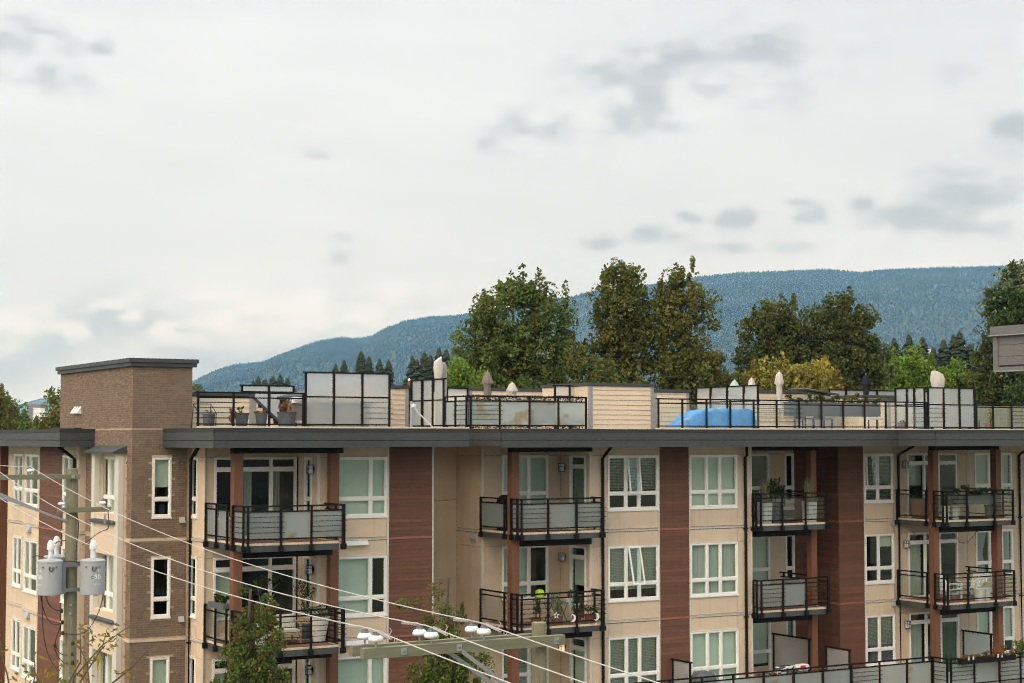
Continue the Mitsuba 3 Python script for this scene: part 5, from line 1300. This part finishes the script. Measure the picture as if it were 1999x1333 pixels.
def star(label, x, y, z, r):
    q = thing('star_ornament', label, 'ornament'); a = np.arange(10) / 10 * 6.283 + 1.57
    rr = np.where(np.arange(10) % 2 == 0, r, r * .42)
    m = trimesh.creation.extrude_polygon(sg.Polygon(np.stack([rr * np.cos(a), rr * np.sin(a)], 1), [np.stack([.62 * rr * np.cos(a), .62 * rr * np.sin(a)], 1)]), .012, engine='earcut')
    v = m.vertices
    put('body', MB().add(np.stack([x + v[:, 0], y - v[:, 2], z + v[:, 1]], -1), m.faces), 'plastic_white', q); put('hook', MB().tube([(x, y, z + r * .9), (x, y, z + r + .12)], .005, 4), 'black_metal', q)


star('white star hung on the railing left of the folding table', 28.38, -.80, F3 + .36, .12); star('white star hung behind the railing right of the folding table', 29.28, -.60, F3 + .62, .12)
for x, lab in ((28.98, 'pale crescent moon ornament low on the railing beside the middle post'), (29.86, 'pale crescent moon ornament low on the railing by the right post')):
    q = thing('moon_ornament', lab, 'ornament'); m = trimesh.creation.extrude_polygon(sg.Point(0, 0).buffer(.12).difference(sg.Point(-.05, .01).buffer(.10)), .012, engine='earcut'); v = m.vertices
    put('body', MB().add(np.stack([x + v[:, 0], -.80 - v[:, 2], F3 + .24 + v[:, 1]], -1), m.faces), 'plastic_white', q)
# third bay, top floor
for x, lab, s in ((37.45, 'tall square white planter with pale grass at the left of the niche balcony', 21), (39.45, 'tall square white planter with pale grass beside the brown post', 22)):
    q = pot(lab, x, .12, F4, .17, .19, .74, 'pot_white', square=True); plant(q, x, .12, F4 + .70, .22, .95, 70, .03, GRASS, s, 'grass')
q = pot('round leafy shrub in a dark pot between the two white planters', 38.25, .5, F4, .17, .22, .7, 'pot_grey'); plant(q, 38.25, .5, F4 + .72, .85, .95, 380, .05, DARKG, 23)
q = thing('patio_sofa', 'grey patio sofa with a throw behind the clear railing of the niche balcony', 'sofa')
put('base', MB().box(38.0, 39.5, .9, 1.6, F4 + .12, F4 + .40), 'pot_grey', q); put('backrest', MB().box(38.0, 39.5, 1.5, 1.68, F4 + .40, F4 + .82), 'pot_grey', q); put('cushion', MB().box(38.05, 39.45, .92, 1.5, F4 + .402, F4 + .52), 'cushion', q); put('throw', MB().box(38.9, 39.4, 1.46, 1.72, F4 + .45, F4 + .84), 'cream_cloth', q)
# right bay, top floor: greenery on the railing and a wooden cabinet
q = thing('cabinet', 'reddish wooden cabinet behind the left glass of the top right balcony', 'cabinet'); put('body', MB().box(44.55, 45.35, -.05, .4, F4 + .02, F4 + .70), 'cabinet_wood', q); put('top', MB().box(44.5, 45.4, -.08, .43, F4 + .70, F4 + .73), 'cabinet_wood', q)
q = thing('planter_box', 'long planter of mixed greenery along the railing of the top right balcony', 'planter'); put('body', MB().box(45.15, 47.25, -1.40, -1.12, F4 + .55, F4 + .86), 'pot_grey', q)
for k in range(7):
    plant(q, 45.3 + k * .30, -1.26, F4 + .82, .55, .34 + .12 * (k % 3 == 1), 120, .042, DARKG + ([(.16, .20, .03)] if k in (2, 5) else GREEN[:2]), 30 + k)
for k, (x, m, lab) in enumerate(((44.85, 'pot_white', 'white pot behind the first bars of the top right balcony'), (45.35, 'pot_white', 'pale carved pot in the middle of the top right balcony'), (47.05, 'pot_grey', 'dark pot near the right end of the top right balcony'))):
    q = pot(lab, x, -1.0, F4, .13, .17, .5, m); plant(q, x, -1.0, F4 + .46, .45, .4, 100, .04, GREEN, 40 + k)
# right bay, third floor: two white slatted garden chairs, pots and a string of bulbs


def garden_chair(label, x, y, rot):
    q = thing('garden_chair', label, 'chair'); c, s = math.cos(rot), math.sin(rot)
    def pt(a, b, z): return (x + c * a - s * b, y + s * a + c * b, F3 + z)
    def plank(name, pts, w, th=.022):
        # pts: two ends (a, b, z) of a board, w its half width across (da, db)
        (a0, b0, z0), (a1, b1, z1) = pts; v = [pt(a0 + k * w[0], b0 + k * w[1], z0 + o) for k in (-1, 1) for o in (0, th)] + [pt(a1 + k * w[0], b1 + k * w[1], z1 + o) for k in (-1, 1) for o in (0, th)]
        put(name, MB().add(v, [(0, 1, 3, 2), (4, 6, 7, 5), (0, 4, 5, 1), (2, 3, 7, 6), (0, 2, 6, 4), (1, 5, 7, 3)]), 'plastic_white', q)
    for k in range(6):
        a = -.25 + k * .10
        plank('back_slat', ((a, .18, .28), (a * 1.12, .52, .92 - .9 * a * a)), (.044, 0))
    for k in range(6):
        plank('seat_slat', ((-.27, -.36 + k * .10, .38 - k * .022), (.27, -.36 + k * .10, .38 - k * .022)), (0, .042))
    for sg_ in (-1, 1):
        plank('arm', ((sg_ * .34, -.46, .56), (sg_ * .34, .34, .56)), (.06, 0)); plank('leg', ((sg_ * .31, -.38, 0), (sg_ * .31, -.38, .56)), (.0, .05), .03); plank('leg', ((sg_ * .29, -.38, .34), (sg_ * .29, .62, .02)), (.0, .0), .10)
    plank('back_brace', ((-.30, .30, .52), (.30, .30, .52)), (0, .03))


garden_chair('white slatted garden chair facing the street on the third floor right balcony', 45.55, -.35, 0.)
garden_chair('white slatted garden chair turned sideways beside the white pots', 47.0, -.25, -1.35)
for x, y, r, lab in ((46.35, -1.15, .20, 'larger white pot standing on the third floor right balcony'), (46.75, -1.12, .15, 'smaller white pot standing on the third floor right balcony')):
    pot(lab, x, y, F3, r * .85, r, .42, 'pot_white')
q = thing('side_table', 'small round white table with a dish between the two garden chairs', 'table'); put('top', MB().lathe([(0, 0), (.22, 0), (.22, .03), (0, .03)], (46.25, .05, F3 + .5), 18), 'plastic_white', q); put('leg', MB().tube([(46.25, .05, F3), (46.25, .05, F3 + .5)], .025, 8), 'plastic_white', q); plant(q, 46.25, .05, F3 + .53, .4, .2, 60, .03, DARKG, 47)
q = thing('string_lights', 'string of small dark bulbs looped under the right balcony ceiling', 'lights')
pts = [(44.6, .5, 8.62), (44.95, .4, 8.3), (45.3, .2, 8.55), (45.6, -.2, 8.25), (45.9, -.3, 8.5), (46.25, -.35, 8.15), (46.6, -.4, 8.18), (46.95, -.5, 8.58)]
put('cord', MB().tube(pts, .008, 5), 'cable_dark', q)
for k in range(14):
    t = k / 13 * (len(pts) - 1); i = min(int(t), len(pts) - 2); p = np.array(pts[i]) * (1 - t + i) + np.array(pts[i + 1]) * (t - i)
    put('bulb', MB().lathe([(0, -.07), (.022, -.055), (.02, -.03), (.01, 0)], tuple(p), 8), 'lead_grey', q, smooth=40)
# second floor terrace
q = thing('planter_box', 'dark planter with rust and red flowers on the terrace railing at lower right', 'planter'); put('body', MB().box(44.25, 46.95, -2.30, -2.09, tz + .86, tz + 1.04), 'black_metal', q)
for k in range(9):
    plant(q, 44.4 + k * .30, -2.2, tz + 1.0, .42, .22 + .14 * (k > 3) * (k % 2 + .6), 110, .035, RUST + GREEN[:1], 60 + k, flower=(.60, .06, .05) if k in (5, 6) else None)
for x in (44.55, 44.78, 46.0, 46.2):
    put('tag', MB().box(x, x + .06, -2.32, -2.305, tz + 1.0, tz + 1.13), 'white_paint', q)
q = thing('shrub', 'light green shrub at the right end of the terrace', 'plant'); plant(q, 48.3, -1.3, tz + .55, 1.1, 1.0, 420, .055, [(.14, .20, .03), (.10, .16, .03), (.18, .22, .05)], 75)
q = thing('sack', 'crumpled printed black and white sack leaning behind the terrace railing', 'sack')
rng = np.random.default_rng(80)
def crumple(x, y, z, sx, sy, sz, seed, amp=.12, n=3):
    m = trimesh.creation.icosphere(subdivisions=n); v = m.vertices; v = np.sign(v) * np.abs(v) ** .6
    v = v * (1 + amp * 2 * (meshkit.fbm(v * 2.2 + seed, 3, seed)[:, None] - .5))
    return MB().add(v * [sx, sy, sz] + [x, y, z], m.faces)
def sack_fn(p, n, uv):
    return mix(mi.Color3f(.04, .04, .05), mi.Color3f(.6, .6, .6), smoothstep(.48, .54, noise(p.x * 9, p.y * 9, p.z * 16)))
mat('sack_print', proc(sack_fn), .5)
put('body', crumple(37.55, -.75, tz + .92, .40, .16, .20, 1), 'sack_print', q, smooth=50)
q = thing('sack', 'crumpled red and white sack lying beside the black and white sack', 'sack')
put('body', crumple(38.28, -.75, tz + 1.0, .30, .15, .12, 2), 'pot_white', q, smooth=50); mat('red_print', (.5, .03, .03), .5); put('label', MB().box(38.12, 38.34, -.915, -.90, tz + .95, tz + 1.09), 'red_print', q)
q = thing('trough', 'long trough of withered plants behind the terrace railing', 'planter'); put('body', MB().box(36.2, 39.4, -1.0, -.75, tz + .5, tz + .78), 'cabinet_wood', q)
for k in range(8):
    plant(q, 36.4 + k * .4, -.87, tz + .75, .4, .26, 70, .035, RUST[2:] + [(.30, .28, .20)], 85 + k)
q = thing('barbecue', 'dark covered barbecue behind the terrace railing in front of the wide window', 'barbecue'); put('cover', crumple(34.2, -.65, tz + .55, .45, .3, .6, 4, .05), 'pot_grey', q, smooth=50)
# ---- roof terraces
def umbrella(label, x, y, z0, z1, m, w=.17, tip=True):
    q = thing('closed_umbrella', label, 'umbrella'); h = z1 - z0; mb = MB(); n = 16; v = []
    prof = [(.02, 1.0), (.10, .93), (w * 1.25, .72), (w * .72, .66), (w * .8, .45), (w * .55, .30), (w * .75, .12)]
    for k, (r, t) in enumerate(prof):
        for i in range(n):
            a = i / n * 6.283; rr = r * (1 + (.20 if 0 < k else 0) * (1 if i % 2 else -1)); v.append((x + rr * math.cos(a), y + rr * math.sin(a), z0 + .12 * h + (h * .88) * (t - .12) / .88))
    put('canopy', MB().add(v, [(k * n + i, (k + 1) * n + i, (k + 1) * n + (i + 1) % n, k * n + (i + 1) % n) for k in range(len(prof) - 1) for i in range(n)]), m, q, smooth=60)
    put('pole', MB().tube([(x, y, 12.27), (x, y, z1 + .05)], .022, 8), 'grey_trim', q)


umbrella('tall closed cream umbrella on the roof terrace right of the blue tarpaulin', 40.1, 2.5, 12.9, 14.44, 'cream_cloth', .125)
umbrella('closed taupe umbrella before the broad cottonwood', 29.77, 6.0, 12.9, 14.36, 'taupe_cloth', .15); umbrella('tip of a white umbrella right of the taupe umbrella', 30.78, 6.0, 12.9, 13.98, 'cream_cloth', .15)
umbrella('pale green umbrella tip above the frosted divider', 40.76, 6.0, 12.9, 14.24, 'pale_green_cloth', .19); umbrella('small grey umbrella tip at the right end of the frosted divider', 41.6, 6.0, 12.9, 14.34, 'cream_cloth', .11); umbrella('closed navy umbrella in front of the dark trees', 47.48, 6.0, 13.2, 14.58, 'navy_cloth', .13)
for x, w, z0, z1, seed, lab in ((27.78, .165, 12.3, 14.74, 5, 'white wrapped patio heater rising behind the small frosted screens'), (51.45, .30, 12.3, 14.72, 6, 'white cloth covered patio heater above the white screens')):
    q = thing('covered_heater', lab, 'patio heater'); mb = MB(); n = 18; v = []
    for k, t in enumerate(np.linspace(0, 1, 10)):
        ww = w * (.62 if t < .72 else .62 + .38 * min(1, (t - .72) / .1)) * (1 if t < .97 else .8)
        for i in range(n):
            a = i / n * 6.283; sq = ww / max(abs(math.cos(a)), abs(math.sin(a))) * .8 * (1 + .06 * math.sin(a * 7 + k))
            v.append((x + sq * math.cos(a), 6.0 + sq * math.sin(a), z0 + (z1 - z0) * t + (.10 * math.cos(a) * (t > .9) * (1 if seed == 5 else -1))))
    v.append((x, 6.0, z1)); m_ = 9 * n
    put('cover', MB().add(v, [(k * n + i, k * n + (i + 1) % n, (k + 1) * n + (i + 1) % n, (k + 1) * n + i) for k in range(9) for i in range(n)] + [(m_ + i, m_ + (i + 1) % n, 10 * n, 10 * n) for i in range(n)]), 'cream_cloth', q, smooth=40)
    put('cap', MB().box(x - .02, x + .02, 5.98, 6.02, z1 - .1, z1 + .02), 'cream_cloth', q)
q = thing('folded_parasol', 'dark folded parasol bundle behind the white wrapped heater', 'umbrella'); put('canopy', MB().lathe([(.10, 12.6), (.13, 13.4), (.14, 14.5), (.05, 14.66), (0, 14.66)], (28.15, 6.3, 0), 12), 'grey_trim', q, smooth=40); put('pole', MB().tube([(28.15, 6.3, 12.27), (28.15, 6.3, 12.7)], .03, 6), 'black_metal', q)
q = thing('tarpaulin', 'bright blue tarpaulin draped over furniture on the roof terrace', 'tarpaulin')
nx_, ny_ = 120, 40; U, V = np.meshgrid(np.linspace(0, 1, nx_), np.linspace(-1, 1, ny_))
X_ = 34.38 + 3.42 * U; prof_ = np.interp(U, [0, .04, .10, .2, .30, .42, .9, .96, 1], [.02, .12, .30, .50, .62, .70, .69, .60, .04])
side = np.clip((1 - np.abs(V)) * 3.2, 0, 1) ** .6
Z_ = 12.30 + prof_ * side + .09 * (meshkit.fbm(np.stack([X_ * 2.6, V * 2.5, 0 * U], -1), 5, 3) - .5) * 2 * np.clip(prof_ * 3, 0, 1) + .035 * np.sin(X_ * 16 + V * 5 + 5 * meshkit.noise(np.stack([X_ * 2, V, V], -1), 2)) * np.clip(1 - U * 2.2, 0, 1) * np.clip(prof_ * 3, 0, 1)
Y_ = 1.35 + .62 * V + .03 * np.sin(X_ * 9) * np.abs(V) + .13 * (meshkit.fbm(np.stack([X_ * 4, Z_ * 7, V], -1), 4, 8) - .5)
i = np.arange(ny_ - 1)[:, None] * nx_ + np.arange(nx_ - 1)[None]
put('sheet', MB().add(np.stack([X_, Y_, Z_], -1).reshape(-1, 3), np.stack([i, i + 1, i + nx_ + 1, i + nx_], -1).reshape(-1, 4)), 'tarp', q, smooth=True)
for k, (x, z) in enumerate(((34.42, 12.45), (34.62, 12.62), (34.50, 12.36))):
    put('tie', crumple(x, .78, z, .09, .05, .035, k + 3, .2, 2), 'cream_cloth', q, smooth=50)
for k, (x, r0, r1, h, pal, seed, lab, w, hh, n) in enumerate(((17.6, .15, .19, .44, DARKG, 101, 'grey roof planter nearest the brick tower', .3, .15, 20), (18.62, .15, .22, .46, GREEN, 102, 'dark grey roof planter beside the second railing post', .4, .25, 26), (19.24, .13, .19, .46, RUST, 103, 'slim grey roof planter with a few rusty leaves', .42, .12, 60), (20.05, .24, .29, .50, RUST, 104, 'large grey roof planter holding a shrub with rusty leaves', .55, .52, 190))):
    q = pot(lab, x, 1.1, RZ, r0, r1, h, 'pot_grey'); plant(q, x, 1.1, RZ + h - .03, w, hh, n, .04, pal, seed)
q = thing('shrub', 'small red leaved shrub behind the first roof railing bars', 'plant'); plant(q, 18.25, .9, RZ + .1, .5, .62, 150, .035, REDP, 110)
q = thing('patio_chair', 'black tube framed patio chair behind the first roof railing bars', 'chair')
for s in (0, .42):
    put('frame', MB().tube([(17.25 + s * 1.3, 1.6, RZ), (17.3 + s * 1.3, 1.6, RZ + .72), (17.32 + s * 1.3, 1.2, RZ + .44), (17.3 + s * 1.3, 1.2, RZ)], .014, 6), 'black_metal', q)
put('back_rail', MB().tube([(17.3, 1.6, RZ + .72), (17.85, 1.6, RZ + .72)], .014, 6), 'black_metal', q); put('seat', MB().box(17.3, 17.88, 1.2, 1.6, RZ + .42, RZ + .44), 'lead_grey', q)
q = thing('barbecue', 'barbecue with a loose grey cover left of the tall frosted screens', 'barbecue'); put('cover', crumple(20.6, 1.6, 13.12, .30, .28, .12, 7, .25), 'vent_metal', q, smooth=50); put('cabinet', MB().box(20.38, 20.85, 1.4, 1.85, 12.55, 13.05), 'taupe_cloth', q); put('shelf', MB().box(20.32, 20.9, 1.34, 1.9, 12.46, 12.53), 'pot_white', q); put('leg', MB().box(20.4, 20.46, 1.42, 1.48, RZ, 12.46).box(20.78, 20.84, 1.42, 1.48, RZ, 12.46), 'black_metal', q)
q = thing('hot_tub', 'dark topped tub dimly seen through the tall frosted screens', 'hot tub'); put('body', MB().box(21.0, 22.9, 1.3, 2.5, RZ, 12.98), 'taupe_cloth', q); put('lid', MB().box(20.95, 22.95, 1.25, 2.55, 12.985, 13.12), 'black_metal', q)
q = thing('flagstaff_stand', 'pale folded stand with a slanting strut beside the small frosted screens', 'stand'); put('post', MB().tube([(24.14, .9, RZ), (24.14, .9, 13.15)], .045, 8), 'tank_paint', q); put('strut', MB().tube([(24.2, .9, 12.95), (24.9, .9, 12.33)], .022, 6), 'white_paint', q); put('knob', MB().lathe([(0, -.08), (.09, -.04), (.09, .04), (0, .08)], (24.2, .9, 13.0), 12), 'white_paint', q, smooth=40)
q = thing('gnome_figure', 'tiny red and white figure on the roof left of the small frosted screens', 'figurine'); put('body', MB().lathe([(.05, 0), (.06, .1), (.03, .16), (0, .16)], (26.1, 4.9, 13.77), 10), 'terracotta', q, smooth=40); put('cap', MB().lathe([(.045, .16), (.05, .2), (0, .26)], (26.1, 4.9, 13.77), 10), 'white_paint', q, smooth=40)
q = thing('hedge_planter', 'long planter with a low hedge behind the clear roof railing', 'planter'); put('body', MB().box(39.3, 43.6, .95, 1.3, RZ + .5, 13.28), 'pot_grey', q)
rng = np.random.default_rng(120)
for k in range(15):
    plant(q, 39.45 + k * .29, 1.1, 13.22, .5, .22 + .22 * rng.random() + (.14 if k in (4, 11, 12) else 0), 95, .04, DARKG + [(.14, .13, .04)] + GREEN[:1], 121 + k)
# the leafy screens tied along the railing of the roof bay in the middle
q = thing('ivy_screen', 'artificial ivy screening tied along the middle roof railing', 'ivy'); mb = MB(); rng = np.random.default_rng(140)
for x0, x1, z0, z1, n in ((26.0, 30.3, 13.16, 13.36, 1500), (26.0, 30.3, RZ + .02, RZ + .14, 900), (28.2, 29.25, RZ + .12, 13.2, 1300), (26.05, 27.0, RZ + .12, 13.15, 420), (27.1, 28.1, RZ + .12, 13.15, 260), (29.3, 30.3, RZ + .12, 12.75, 260)):
    c = np.stack([rng.uniform(x0, x1, n), .56 + .03 * rng.random(n), rng.uniform(z0, z1, n)], -1)
    P = np.array([(.022, .032, .018), (.035, .045, .022), (.05, .05, .03), (.26, .24, .16)]); leaf_faces(mb, c, .026, P[rng.choice(4, n, p=[.38, .32, .22, .08])], rng)
put('leaves', mb, 'leaf', q, kind='stuff')
# furniture glimpsed through the clear glass at right
for x, y, w, h, m, lab in ((41.0, 2.2, .55, .75, 'pot_grey', 'dark patio dining chair left of the hedge planter'), (41.9, 2.2, .55, .75, 'pot_grey', 'dark patio dining chair under the cream umbrella'), (44.2, 1.8, .5, .7, 'cream_cloth', 'pale patio chair left of the white corner screens'), (49.0, 1.8, .6, .6, 'teal_box', 'blue storage chair behind the railing right of the white screens')):
    q = thing('patio_chair', lab, 'chair')
    put('seat', MB().box(x - w / 2, x + w / 2, y - .25, y + .25, RZ + .40, RZ + .45), m, q); put('back', MB().box(x - w / 2, x + w / 2, y + .2, y + .25, RZ + .45, RZ + .45 + h * .6), m, q)
    for sx in (-1, 1):
        for sy in (-.22, .22):
            put('leg', MB().box(x + sx * w * .45 - .02, x + sx * w * .45 + .02, y + sy - .02, y + sy + .02, RZ, RZ + .40), 'black_metal', q)
q = pot('tan pot beside the white corner screens', 44.9, 1.2, RZ, .15, .2, .3, 'taupe_cloth'); plant(q, 44.9, 1.2, RZ + .28, .3, .15, 30, .04, GREEN, 150)
q = pot('pot with a yellow conifer behind the right roof railing', 49.75, 1.5, RZ, .15, .18, .3, 'terracotta'); plant(q, 49.75, 1.5, RZ + .25, .42, .72, 300, .04, [(.32, .28, .05), (.26, .24, .05)], 151)
q = thing('shrub', 'yellow grasses along the timber screen at the right roof terrace', 'plant'); plant(q, 48.9, 3.0, RZ + .5, 1.3, .4, 200, .05, [(.36, .26, .06), (.28, .20, .06)], 152)

# ---------------------------------------------------------------- the air between here and the mountain
scene['haze_air'] = {'type': 'homogeneous', 'albedo': rgb(.90, .95, .98), 'sigma_t': rgb(2.5e-5, 5.0e-5, 7.9e-5)}
scene['haze'] = {'type': 'cube', 'to_world': T().translate([0, 0, 459.0]).scale([14000, 14000, 460.5]), 'bsdf': {'type': 'null'}, 'interior': {'type': 'ref', 'id': 'haze_air'}}
labels['haze'] = {'kind': 'stuff', 'label': 'thin blue haze lying over the valley'}
